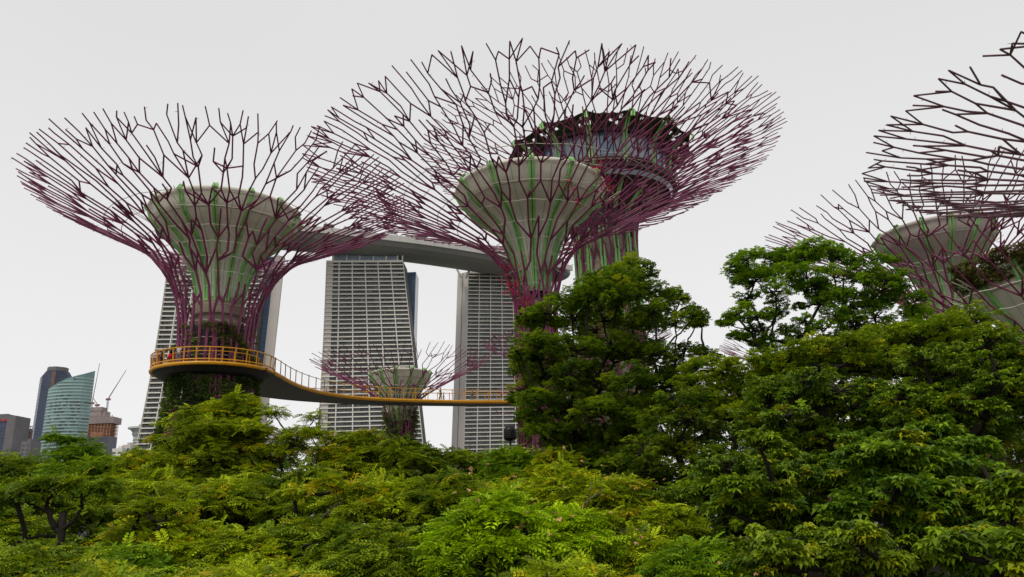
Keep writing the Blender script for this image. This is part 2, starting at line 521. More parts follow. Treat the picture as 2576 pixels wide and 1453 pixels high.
def supertree(loc, label, rods, funnel, n_stem=24, seed=1, rod_r=0.098, gap=1.15, hoops=(), steel='steel', fmat='funnel', n_rib=14,
              core=None, plants=None, blossoms=None, group='tall steel supertrees', tips=1.6, ticks=True, funnel_planting=None, rib_r=None):
    rnd = random.Random(seed)
    rng = np.random.default_rng(seed + 500)
    root = thing('supertree', (loc[0], loc[1], 0), label, 'supertree', group)
    S, Z, R = interp_prof(rods)
    smax = S[-1]
    # tangent beyond the rim continues straight
    dz, dr = (Z[-1] - Z[-3]) / (S[-1] - S[-3]), (R[-1] - R[-3]) / (S[-1] - S[-3])
    def surf(phi, s, inset=0.0):
        if s <= smax:
            z = np.interp(s, S, Z); r = np.interp(s, S, R)
        else:
            z = Z[-1] + dz * (s - smax); r = R[-1] + dr * (s - smax)
        return np.array((r * math.cos(phi), r * math.sin(phi), z)) + 0
    def rad_at(s):
        return float(np.interp(s, S, R)) if s <= smax else R[-1]
    # where the branching starts: a little above the narrowest place
    i0 = int(np.argmin(R[len(R) // 4:])) + len(R) // 4
    s0 = S[i0]
    def r_rod(s):
        t = max(0, (s - s0) / (smax - s0))
        return rod_r * (1.4 - 0.84 * t ** .6)
    segs_total = 0
    def seg(mb, a, b, sa, sb):
        # keep long pieces on the surface
        n = max(1, int((sb - sa) / 2.6))
        prev = None
        pts = []
        rr = []
        for k in range(n + 1):
            t = k / n
            s_ = sa + (sb - sa) * t
            pts.append(surf(a + (b - a) * t, s_)); rr.append(r_rod(s_))
        # small overlap at both ends
        mb.tube(pts, rr, 6)
        if ticks and sb > s0 + 3:
            for q in range(int((sb - sa) / 0.9)):
                if rnd.random() < 0.55:
                    t = rnd.random()
                    s_ = sa + (sb - sa) * t
                    c = surf(a + (b - a) * t, s_)
                    d = np.array([rnd.gauss(0, 1) for _ in range(3)]); d /= np.linalg.norm(d)
                    mb.tube([c, c + d * 0.26], [0.02, 0.014], 4, cap=False)
    stems = []
    for i in range(n_stem):
        phi = 2 * math.pi * (i + rnd.uniform(-.12, .12)) / n_stem
        mb = MB()
        # lower vertical part, with one leaning brace
        seg(mb, phi, phi, 0, s0 * 0.55)
        lean = rnd.choice((-1, 1)) * 2 * math.pi / n_stem * rnd.choice((0.0, 0.5, 1.0))
        seg(mb, phi, phi + lean * .15, s0 * 0.55, s0)
        if rnd.random() < 0.6:
            seg(mb, phi, phi + rnd.choice((-1, 1)) * 2 * math.pi / n_stem, s0 * rnd.uniform(.55, .8), s0 * rnd.uniform(.95, 1.12))
        stems.append((phi + lean * .15, mb))
    # honeycomb-like growth: lanes multiply outwards, forks alternate with straight runs
    cur = [(ph, s0 + rnd.uniform(-.6, .6), k) for k, (ph, _) in enumerate(stems)]
    mbs = [m_ for _, m_ in stems]
    TAU = 2 * math.pi
    s_lv = s0
    step = 0
    end = smax + tips
    while s_lv < end - .5:
        straight = step % 2 == 0
        ds = rnd.uniform(1.5, 2.3) if straight else rnd.uniform(1.2, 1.8)
        if step == 0: ds *= 1.3
        s_lv = s_lv + ds
        rr = rad_at(min(s_lv, smax))
        near_rim = s_lv > smax - 1.2
        if straight:
            nxt = []
            for (ph, s_, k) in cur:
                drop = .20 if near_rim else .10
                s2 = min(s_lv + rnd.uniform(-.7, .7), end + rnd.uniform(-.5, .3))
                if s2 <= s_ + .3: s2 = s_ + .5
                if step > 0 and rnd.random() < drop:
                    if rnd.random() < .5:
                        seg(mbs[k], ph, ph + rnd.uniform(-.2, .2) / rr, s_, s_ + (s2 - s_) * .6)
                    continue
                ph2 = ph + rnd.uniform(-.34, .34) / rr
                seg(mbs[k], ph, ph2, s_, s2)
                nxt.append((ph2, s2, k))
            cur = nxt
        else:
            n2 = max(len(cur), int(TAU * rr / gap))
            n2 = min(n2, int(len(cur) * 1.75) + 1)
            off = rnd.random() * TAU
            nxt = []
            used = {}
            for q in range(n2):
                ph2 = off + TAU * (q + rnd.uniform(-.22, .22)) / n2
                s2 = s_lv + rnd.uniform(-.6, .6)
                dist = sorted((abs((ph2 - c[0] + math.pi) % TAU - math.pi), i_) for i_, c in enumerate(cur))[:3]
                i1 = dist[0][1]
                c = cur[i1]
                if s2 < c[1] + .5: s2 = c[1] + .6
                dphi = (ph2 - c[0] + math.pi) % TAU - math.pi
                if abs(dphi) * rr > 2.6: dphi = math.copysign(2.6 / rr, dphi)
                seg(mbs[c[2]], c[0], c[0] + dphi, c[1], s2)
                used[i1] = used.get(i1, 0) + 1
                nxt.append((c[0] + dphi, s2, c[2]))
                if dist[1][0] * rr < 1.9 and rnd.random() < .62 and len(cur) > n_stem * .6:
                    c = cur[dist[1][1]]
                    dphi2 = (nxt[-1][0] - c[0] + math.pi) % TAU - math.pi
                    if s2 > c[1] + .3:
                        seg(mbs[c[2]], c[0], c[0] + dphi2, c[1], s2)
                        used[dist[1][1]] = 1
            for i_, c in enumerate(cur):          # lanes nobody took: carry on a little
                if i_ not in used:
                    seg(mbs[c[2]], c[0], c[0] + rnd.uniform(-.5, .5) / rr, c[1], c[1] + rnd.uniform(.8, 2.0))
            cur = nxt
        step += 1
    for m_ in mbs:
        m_.build('steel_branch', M[steel], root)
    # hoops of wire round the rods
    for z in hoops:
        s_ = float(np.interp(z, Z, S))
        mb = MB()
        pts = [surf(2 * math.pi * k / 56, s_) * np.array((.985, .985, 1)) + np.array((0, 0, 0.05 * math.sin(k * 2.3))) for k in range(57)]
        mb.tube(pts, 0.034, 4, cap=False)
        mb.build('hoop', M['wire'], root)
    # funnel
    fs, fz, fr = interp_prof(funnel)
    prof = [(float(r), float(z)) for z, r in zip(fz, fr)]
    rt_, zt_ = prof[-1]
    lip = 0.32 * fr.max() / 7.0 + .08
    lipp = [(rt_ + lip * .55, zt_ + lip * .35), (rt_ + lip * .55, zt_ + lip * 1.0), (rt_ + lip * .1, zt_ + lip * 1.35), (rt_ - lip * .6, zt_ + lip * 1.1), (rt_ * 0.86, zt_ - 0.5), (0.3, zt_ - 2.4)]
    mb = MB(); mb.lathe(prof + lipp, 84)
    fo = mb.build('funnel', M[fmat], root, smooth=True)
    # faint panel seams as narrow raised strips
    mb = MB()
    for k in range(n_rib):
        a = 2 * math.pi * (k + .5) / n_rib
        pts = [((r + .015) * math.cos(a), (r + .015) * math.sin(a), z) for r, z in prof[::3]]
        mb.tube(pts, 0.03, 4, cap=False)
    zb = prof[int(len(prof) * .82)]
    mb.lathe([(zb[0] + .0, zb[1] - .05), (zb[0] + .06, zb[1]), (zb[0] + .02, zb[1] + .05)], 72)
    mb.build('panel_seams', M['funnel_grey'], fo)
    rr_ = rib_r if rib_r else 0.12
    for k in range(n_rib):
        a = 2 * math.pi * k / n_rib
        mb = MB()
        full = [(r + rr_ * .7, z) for r, z in prof[::2]] + [(rt_ + lip * .7 + rr_, zt_ + lip * .7), (rt_ + lip * .2, zt_ + lip * 1.5 + rr_), (rt_ - lip * .9, zt_ + lip * 1.35 + rr_ * .5)]
        for da in (-1, 1):
            o2 = da * rr_ * 1.05
            pts = [(r * math.cos(a) - o2 * math.sin(a), r * math.sin(a) + o2 * math.cos(a), z) for r, z in full]
            mb.tube(pts, rr_, 6)
        mb.build('green_rib', M['green'], root, smooth=True)
        if k % 2 == 0:
            # pale struts from the rib head out to the rods
            mb = MB()
            zz = zt_ - 1.6
            rr0 = float(np.interp(zz, fz, fr))
            zi = zt_ - 0.1
            ro = float(np.interp(zi, Z, R))
            for da in (-.04, .05):
                mb.tube([(rr0 * math.cos(a), rr0 * math.sin(a), zz), (min(ro, rt_ + 1.6) * math.cos(a + da), min(ro, rt_ + 1.6) * math.sin(a + da), zi)], 0.035, 4)
            mb.build('strut', M['wire'], root)
    # core
    for (pr, mname, nm) in (core or []):
        mb = MB(); mb.lathe([(r, z) for z, r in pr], 40)
        mb.build(nm, M[mname], root)
    if plants:
        for (z0, z1, r0, r1, n, hi, lo, fz_, pn) in plants:
            a = rng.uniform(0, 2 * math.pi, n)
            z = rng.uniform(z0, z1, n)
            rr3 = np.interp(z, (z0, z1), (r0, r1)) * (1 + .10 * np.sin(a * 7 + z * .8) * np.cos(z * 1.3 + a * 3)) + rng.uniform(-.25, .25, n)
            keep = (np.sin(a * 5 + 3 * np.sin(z * .5)) + np.sin(z * .9 + a * 2) + rng.normal(scale=.5, size=n)) > pn
            a, z, rr3 = a[keep], z[keep], rr3[keep]
            n = len(a)
            pos = np.stack([rr3 * np.cos(a), rr3 * np.sin(a), z], 1)
            outv = np.stack([np.cos(a), np.sin(a), np.zeros(n)], 1)
            t = np.clip(.5 + .4 * np.sin(a * 4 + z * .6) + rng.normal(scale=.2, size=n), 0, 1)[:, None]
            col = np.array(lo) * (1 - t) + np.array(hi) * t
            V, F, C = place_fronds('whorl5', pos, outv + rng.normal(scale=.6, size=(n, 3)) + np.array((0, 0, -.5)), outv * .8 + rng.normal(scale=.4, size=(n, 3)) + np.array((0, 0, .4)),
                                   rng.uniform(.6, 1.3, n) * fz_, col, rng)
            link('climbing_plants', np_mesh('climbing_plants', V, F, M['leaf_dark'], C), root)
    if blossoms:
        Vs = []
        pos = []; col = []; outs = []
        for (ad, z, r, sp, n) in blossoms:
            a = math.radians(ad)
            c = np.array((r * math.cos(a), r * math.sin(a), z))
            q = c + rng.normal(scale=sp, size=(n, 3))
            pos.append(q); outs.append(np.tile((math.cos(a), math.sin(a), .3), (n, 1)))
            isg = rng.uniform(size=(n, 1)) < 0.35
            col.append(np.where(isg, np.array((.07, .12, .02)), np.array((.62, .015, .12))))
        pos = np.concatenate(pos); outs = np.concatenate(outs); col = np.concatenate(col)
        n = len(pos)
        V, F, C = place_fronds('whorl5', pos, rng.normal(size=(n, 3)), outs + rng.normal(scale=.5, size=(n, 3)), rng.uniform(.2, .36, n), col, rng)
        link('bougainvillea', np_mesh('bougainvillea', V, F, M['flower'], C), root)
    return root

GH, GL = (0.11, 0.17, 0.02), (0.02, 0.045, 0.01)
RH, RL = (0.12, 0.07, 0.03), (0.04, 0.045, 0.015)

rods_A = [(0, 4.3), (8, 4.0), (15, 3.75), (19.4, 3.6), (24, 3.3), (27, 3.5), (29.4, 4.15), (31, 5.0), (33.2, 6.8), (34.8, 9.2), (36.2, 12), (37.7, 15), (38.8, 17.2)]
fun_A = [(28.2, 2.05), (29.6, 2.2), (31.5, 2.7), (33.0, 3.5), (34.2, 4.55), (35.2, 5.7), (36.1, 6.55), (37.1, 6.95)]
supertree((-28.1, 68), 'tall mauve steel supertree with the curved yellow walkway ring round its trunk', rods_A, fun_A, n_stem=30, seed=3, rod_r=.10,
          hoops=[20, 21.3, 22.8, 24.4, 26, 27.5, 29, 30.3, 31.5, 32.6, 33.7, 34.8, 35.6], core=[
              ([(0, 2.6), (18, 2.6), (25.8, 2.5), (25.9, 1.9)], 'darkcore', 'trunk_core'),
              ([(25.6, 1.95), (26.8, 2.1), (27.0, 2.35), (28.1, 2.35), (28.15, 2.1), (28.6, 2.1)], 'concrete', 'concrete_collar')],
          plants=[(0, 21.4, 5.0, 3.85, 30000, GH, GL, .42, -.9), (22.3, 25.8, 3.5, 3.3, 5200, (.14, .20, .02), (.07, .06, .02), .4, .35)],
          group=None, gap=.76, tips=.9)

rods_B = [(0, 2.4), (10, 2.1), (18, 1.85), (22, 1.75), (25, 1.85), (26.8, 2.0), (28.6, 2.4), (30.2, 3.1), (31.9, 4.4), (33.3, 6.6), (34.8, 9.4), (36.3, 12.4), (37.7, 15.6), (38.8, 19.0)]
fun_B = [(27.2, 1.3), (28.2, 1.35), (30.4, 1.95), (32.2, 2.65), (33.6, 3.55), (34.5, 4.55), (35.3, 5.6), (36.1, 6.4), (37.1, 6.95)]
supertree((2.1, 65), 'tall supertree with red bougainvillea on its pale funnel, in front of the round rooftop pod', rods_B, fun_B, n_stem=28, seed=8,
          hoops=[24, 26, 27.7, 29, 30.2, 31.4, 32.5, 33.6, 34.6, 35.5, 36.2], core=[
              ([(0, 1.35), (26.5, 1.3), (26.6, 1.0)], 'concrete', 'trunk_core'),
              ([(26.4, 1.0), (27.5, 1.05)], 'darkcore', 'neck')],
          plants=[(0, 21.5, 2.1, 1.9, 9000, GH, (.10, .04, .02), .4, -.5), (21.5, 27, 1.9, 1.9, 900, RH, RL, .3, .3)],
          blossoms=[(215, 27.8, 2.3, .6, 160), (240, 26.2, 2.1, .45, 70), (200, 29.5, 2.6, .45, 60), (335, 36.2, 7.6, .45, 120), (325, 37.8, 7.5, .35, 60), (300, 35.2, 6.8, .3, 45), (310, 34.2, 6.4, .3, 40), (345, 31, 4.2, .8, 90), (190, 18, 2.3, .7, 120), (185, 12, 2.4, .8, 120)],
          group=None, gap=.74, n_rib=12, rib_r=.13)

rods_C = [(0, 4.4), (15, 4.0), (30, 3.8), (37, 3.8), (41, 4.1), (43.0, 5.0), (44.6, 7.4), (46.0, 10.0), (47.5, 13.0), (49.0, 16.5), (50.6, 21)]
fun_C = [(39.5, 3.6), (41.5, 3.75), (42.6, 4.4), (44, 6.2), (45.2, 7.8), (46.0, 8.6)]
rc = supertree((11.6, 85), 'tallest supertree carrying the round glazed rooftop pod with a dark planted rim', rods_C, fun_C, n_stem=20, seed=14,
          hoops=[32, 34, 36, 38, 39.7, 41.3], core=[
              ([(0, 3.5), (28, 3.5), (39.4, 3.5)], 'pale_concrete', 'trunk_core'),
              ([(39.3, 3.6), (39.5, 3.75), (42.1, 4.3)], 'louver', 'louver_band')],
          plants=[(0, 34, 3.9, 3.5, 15000, GH, GL, .5, -.6)], fmat='louver', group=None, gap=.85, n_rib=14, ticks=True, rib_r=.13)
pod_before = set(o.name for o in bpy.data.objects)
# rooftop pod of the tallest supertree
mb = MB(); mb.lathe([(8.6, 46.2), (9.3, 46.25), (9.3, 46.7), (8.4, 46.75), (8.4, 48.0), (8.3, 48.0)], 72); mb.build('deck_band', M['louver'], rc)
npan = 34
for k in range(npan):
    a0, a1 = 2 * math.pi * k / npan, 2 * math.pi * (k + .94) / npan
    mb = MB(); mb.lathe([(8.2, 47.6), (8.45, 50.9), (8.3, 50.9)], 2, a0=a0, a1=a1)
    mb.build('window', M['bluegl' if (k * 7) % 5 in (0,) else 'greygl'], rc)
for k in range(npan):
    a = 2 * math.pi * (k + .97) / npan
    mb = MB(); mb.tube([(8.25 * math.cos(a), 8.25 * math.sin(a), 47.6), (8.5 * math.cos(a), 8.5 * math.sin(a), 50.9)], .07, 5); mb.build('mullion', M['louver'], rc)
mb = MB(); mb.lathe([(8.45, 45.6), (8.75, 46.1)], 60); mb.build('lower_glazing', M['greygl'], rc)
for zz in (47.0, 47.35, 47.7):
    mb = MB(); mb.tube([(9.5 * math.cos(2 * math.pi * k / 60), 9.5 * math.sin(2 * math.pi * k / 60), zz) for k in range(61)], .03, 4, cap=False); mb.build('rail', M['wire'], rc)
mb = MB(); mb.lathe([(0.2, 51.6), (8.0, 51.4), (9.3, 51.15), (9.3, 50.75), (8.3, 50.9)], 72); mb.build('roof', M['louver'], rc)
# planted skirt: netting between ribs, scalloped
rng = np.random.default_rng(77)
V = []; F = []; nA, nR = 182, 7
for i in range(nA):
    a = 2 * math.pi * i / nA
    sag = abs(math.sin(a * 7)) ** .7
    for j in range(nR):
        t = j / (nR - 1)
        r = 8.9 + (2.9 - .6 * (1 - sag) * 0 - .55 * sag) * t
        z = 50.8 + 1.25 * t ** 0.8 - .28 * sag * t + .05 * rng.normal()
        V.append((r * math.cos(a), r * math.sin(a), z))
for i in range(nA):
    for j in range(nR - 1):
        if rng.uniform() < (.02 if j in (0, 1, nR - 2) else .12): continue
        i2 = (i + 1) % nA
        F.append((i * nR + j, i2 * nR + j, i2 * nR + j + 1, i * nR + j + 1))
link('planted_rim', np_mesh('planted_rim', V, F, M['net']), rc)
n = 9000
a = rng.uniform(0, 2 * math.pi, n); t = rng.uniform(0, 1, n) ** .5
keep = rng.uniform(size=n) < (.30 + .7 * (np.abs(t - .5) * 2) ** 1.5)
a, t = a[keep], t[keep]; n = len(a)
sag = np.abs(np.sin(a * 7)) ** .7
rr = 8.8 + (2.9 - .55 * sag) * t
pos = np.stack([rr * np.cos(a), rr * np.sin(a), 50.75 + 1.25 * t ** .8 - .28 * sag * t + rng.uniform(-.12, .12, n)], 1)
Vv, Ff, Cc = place_fronds('tuft', pos, rng.normal(size=(n, 3)), rng.normal(size=(n, 3)) + np.array((0, 0, .6)), rng.uniform(.12, .34, n), np.tile((.035, .065, .015), (n, 1)) * rng.uniform(.6, 1.6, (n, 1)), rng)
link('rim_foliage', np_mesh('rim_foliage', Vv, Ff, M['leaf_dark'], Cc), rc)
for k in range(14):
    a = 2 * math.pi * k / 14
    pts = [(8.7, 46.2), (8.9, 48.5), (9.3, 50.6), (10.6, 51.6), (11.7, 52.15), (12.1, 51.7), (11.9, 51.1)]
    mb = MB()
    for da in (-.16, .16):
        mb.tube([(r * math.cos(a) - da * math.sin(a), r * math.sin(a) + da * math.cos(a), z) for r, z in pts], .12, 6)
    mb.build('green_rib', M['green'], rc, smooth=True)

for o in list(bpy.data.objects):
    if o.name not in pod_before: o.location.z -= 1.05
for k in range(14):
    a = 2 * math.pi * k / 14
    mb = MB()
    for da in (-.2, .2):
        mb.tube([(3.75 * math.cos(a) - da * math.sin(a), 3.75 * math.sin(a) + da * math.cos(a), z) for z in (28, 36, 41, 42.5)], .17, 6)
    mb.build('green_rib', M['green'], rc, smooth=True)

def scaled(prof, dz, kr, kz=1.0, z0=20):
    return [(z if z < z0 else z0 + (z - z0) * kz + dz * 1.0, r * kr) for z, r in prof]

rods_E = [(z - 1.6 if z > 10 else z, r * .96) for z, r in rods_A]
fun_E = [(z - 1.3, r * .86) for z, r in fun_A]
supertree((47.4, 78), 'tall supertree with a grey funnel behind the bright green tree on the right', rods_E, fun_E, n_stem=26, seed=21,
          hoops=[25, 26.5, 28, 29.3, 30.5, 31.6], core=[([(0, 2.3), (26.2, 2.2)], 'concrete', 'trunk_core')],
          plants=[(0, 20, 3.8, 3.7, 8000, GH, GL, .5, -.4)], fmat='funnel_grey', group=None, gap=.88)

rods_M = [(0, 2.4), (12, 2.1), (20, 2.0), (23, 2.1), (24.8, 2.9), (26.0, 4.4), (27.3, 6.6), (28.7, 9.2), (30.2, 12.2)]
fun_M = [(21.8, 1.3), (23, 1.5), (24.6, 2.1), (26.2, 3.1), (27.6, 4.0), (28.6, 4.5)]
supertree((-17.3, 110), 'small supertree standing directly behind the straight stretch of the yellow walkway', rods_M, fun_M, n_stem=20, seed=31,
          hoops=[22.5, 24, 25.3, 26.4], core=[([(0, 1.5), (21.9, 1.35)], 'darkcore', 'trunk_core')], rod_r=.075,
          plants=[(0, 23.4, 2.3, 2.25, 9000, (.12, .18, .03), (.035, .05, .012), .45, -.8)], group=None, gap=.85, n_rib=12)
supertree((9.0, 104), 'small supertree hidden behind the central tree, its left tips over the right hotel tower', [(z + .8, r) for z, r in rods_M], [(z + .8, r) for z, r in fun_M], n_stem=20, seed=32,
          hoops=[24], core=[([(0, 1.5), (22.7, 1.35)], 'darkcore', 'trunk_core')], rod_r=.07, group=None, gap=.9, n_rib=12)
supertree((45.5, 112), 'small distant supertree almost hidden between the central tree and the right-hand trees', [(z + 1.2, r) for z, r in rods_M], [(z + 1.2, r) for z, r in fun_M], n_stem=20, seed=33,
          hoops=[24], core=[([(0, 1.5), (23.1, 1.35)], 'darkcore', 'trunk_core')], rod_r=.07, group=None, gap=.9, n_rib=12)

rods_F = [(0, 2.2), (8, 1.9), (12, 1.8), (14.2, 2.0), (15.8, 2.7), (17.3, 4.1), (18.7, 6.2), (20.2, 8.3), (22, 10.2)]
fun_F = [(12.6, 1.2), (14, 1.45), (16, 2.3), (18, 3.5), (20, 4.7), (21.2, 5.2)]
supertree((34.8, 45), 'low near supertree at the right edge with brown-green plants along its funnel rim', rods_F, fun_F, n_stem=20, seed=41, rod_r=.075,
          hoops=[14, 15.2, 16.4, 17.5, 18.6, 19.6], core=[([(0, 1.3), (12.7, 1.25)], 'concrete', 'trunk_core')],
          plants=[(20.6, 22.3, 5.2, 5.8, 7000, (.14, .13, .03), (.04, .045, .012), .42, -.7), (0, 11, 2, 1.8, 3000, GH, GL, .4, -.5)], group=None, gap=.72, n_rib=12)

rods_D = [(0, 3.2), (12, 2.8), (19, 2.7), (22, 3.1), (24, 4.4), (25.3, 6.4), (26.3, 9), (27.3, 12), (28.3, 15), (29.3, 18)]
fun_D = [(18, 1.8), (20, 2.2), (22, 3.2), (24, 4.6), (26, 6.0), (27, 6.6)]
rods_D = [(z if z < 10 else z + 3.5, r * 1.03) for z, r in rods_D]
fun_D = [(z + 2.6, r) for z, r in fun_D]
supertree((47.2, 46), 'large near supertree whose wide branching canopy enters the frame at the upper right', rods_D, fun_D, n_stem=24, seed=52, rod_r=.115,
          hoops=[20, 22], core=[([(0, 2.2), (18.2, 2.0)], 'concrete', 'trunk_core')], steel='steel_grey', group=None, gap=.85, tips=1.2, fmat='funnel_grey')

# ------------------------------------------------------------------ skyway
ax, ay = -28.1, 68.0
zt, zb = 22.0, 21.62
sk = thing('skyway', (ax, ay, -.25), 'curved yellow elevated walkway ringing the left supertree and running right behind the trees', 'footbridge')
Rr = [(-22.75, 66.5), (-22.6, 69.5), (-22.6, 73), (-22.2, 77), (-20.8, 81.5), (-17.4, 85.8), (-11, 89.5), (-3, 92.5), (8, 94.9), (20, 96.3), (34, 97), (50, 97.3), (70, 97.5)]
Ll = [(-27.5, 70.5), (-29.0, 74.0), (-28.6, 78.6), (-26.6, 82.6), (-23.0, 86.2), (-18.2, 89.4), (-11.7, 92.2), (-3.4, 94.9), (7.7, 97.2), (19.8, 98.6), (33.9, 99.3), (50, 99.6), (70, 99.8)]
def resamp(pl, n):
    p = np.array(pl, float)
    out = []
    for i in range(len(p) - 1):
        p0 = p[max(i - 1, 0)]; p1 = p[i]; p2 = p[i + 1]; p3 = p[min(i + 2, len(p) - 1)]
        for t in np.linspace(0, 1, 8, endpoint=False):
            out.append(0.5 * ((2 * p1) + (-p0 + p2) * t + (2 * p0 - 5 * p1 + 4 * p2 - p3) * t * t + (-p0 + 3 * p1 - 3 * p2 + p3) * t ** 3))
    out.append(p[-1])
    return np.array(out)
Rr = resamp(Rr, 8) - np.array((ax, ay)); Ll = resamp(Ll, 8) - np.array((ax, ay))
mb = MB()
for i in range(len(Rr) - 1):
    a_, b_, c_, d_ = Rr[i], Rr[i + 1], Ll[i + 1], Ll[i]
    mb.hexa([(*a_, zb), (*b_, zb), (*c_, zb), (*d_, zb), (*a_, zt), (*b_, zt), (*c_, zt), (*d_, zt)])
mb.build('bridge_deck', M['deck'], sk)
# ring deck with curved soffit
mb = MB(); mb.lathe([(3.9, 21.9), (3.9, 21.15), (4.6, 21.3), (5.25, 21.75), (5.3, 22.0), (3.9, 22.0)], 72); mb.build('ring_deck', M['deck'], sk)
def arc(r, z, a0, a1, n=60):
    return [(r * math.cos(a0 + (a1 - a0) * k / n), r * math.sin(a0 + (a1 - a0) * k / n), z) for k in range(n + 1)]
A0, A1 = math.radians(-205 - 100), math.radians(12)
mb = MB(); mb.tube(arc(5.36, 21.86, A0, A1), .17, 8); mb.build('edge_beam', M['yellow'], sk)
mb = MB(); mb.tube(arc(5.4, 22.2, A0, A1), .06, 6); mb.build('kerb_rail', M['yellow'], sk)
mb = MB(); mb.tube(arc(5.46, 23.25, A0, A1), .055, 6); mb.build('handrail', M['yellow'], sk)
mb = MB(); mb.tube(arc(4.1, 23.2, 0, 2 * math.pi), .04, 6); mb.build('inner_handrail', M['yellow'], sk)
npost = 28
for k in range(npost):
    a = A0 + (A1 - A0) * (k + .5) / npost
    ca, sa = math.cos(a), math.sin(a)
    mb = MB(); mb.tube([(5.36 * ca, 5.36 * sa, 21.9), (5.4 * ca, 5.4 * sa, 22.6), (5.46 * ca, 5.46 * sa, 23.25)], .06, 4); mb.build('railing_post', M['yellow'], sk)
for k in range(16):
    a = 2 * math.pi * k / 16
    mb = MB(); mb.tube([(4.1 * math.cos(a), 4.1 * math.sin(a), 22), (4.1 * math.cos(a), 4.1 * math.sin(a), 23.2)], .045, 4); mb.build('railing_post', M['yellow'], sk)
for side, pl in (('near', Rr[6:]), ('far', Ll[18:])):
    pl3 = [(x, y, 21.82) for x, y in pl]
    mb = MB(); mb.tube(pl3, .2 if side == 'near' else .12, 8); mb.build('edge_beam', M['yellow'], sk)
    mb = MB(); mb.tube([(x, y, 23.25) for x, y in pl], .04, 5); mb.build('handrail', M['yellow'], sk)
    # posts at even distance
    d = np.concatenate([[0], np.cumsum(np.linalg.norm(np.diff(pl, axis=0), axis=1))])
    q = 0.0; cnt = 0
    while q < d[-1] and cnt < (56 if side == 'near' else 42):
        x = np.interp(q, d, pl[:, 0]); y = np.interp(q, d, pl[:, 1])
        mb = MB(); mb.tube([(x, y, 21.9), (x, y, 22.9), (x, y, 23.35)], .045, 4)
        mb.build('railing_post', M['yellow'] if x > 8.5 else M['post'], sk)
        q += 1.55 if q < 62 else 3.0; cnt += 1
for i in range(30, len(Rr) - 1, 3):   # ribs under the far stretch
    pass

# ------------------------------------------------------------------ people
def skin_mesh(name, joints, edges, m, parent, sub=1):
    bm = bmesh.new()
    lay = bm.verts.layers.skin.verify()
    vs = []
    for (p, r) in joints:
        v = bm.verts.new(p); v[lay].radius = (r, r) if np.isscalar(r) else r
        vs.append(v)
    vs[0][lay].use_root = True
    for a, b in edges: bm.edges.new((vs[a], vs[b]))
    me = bpy.data.meshes.new(name); bm.to_mesh(me); bm.free()
    me.materials.append(m)
    o = link(name, me, parent)
    md = o.modifiers.new('skin', 'SKIN'); md.use_smooth_shade = True
    md.branch_smoothing = 0.4
    if sub:
        s = o.modifiers.new('sub', 'SUBSURF'); s.levels = sub; s.render_levels = sub
    return o

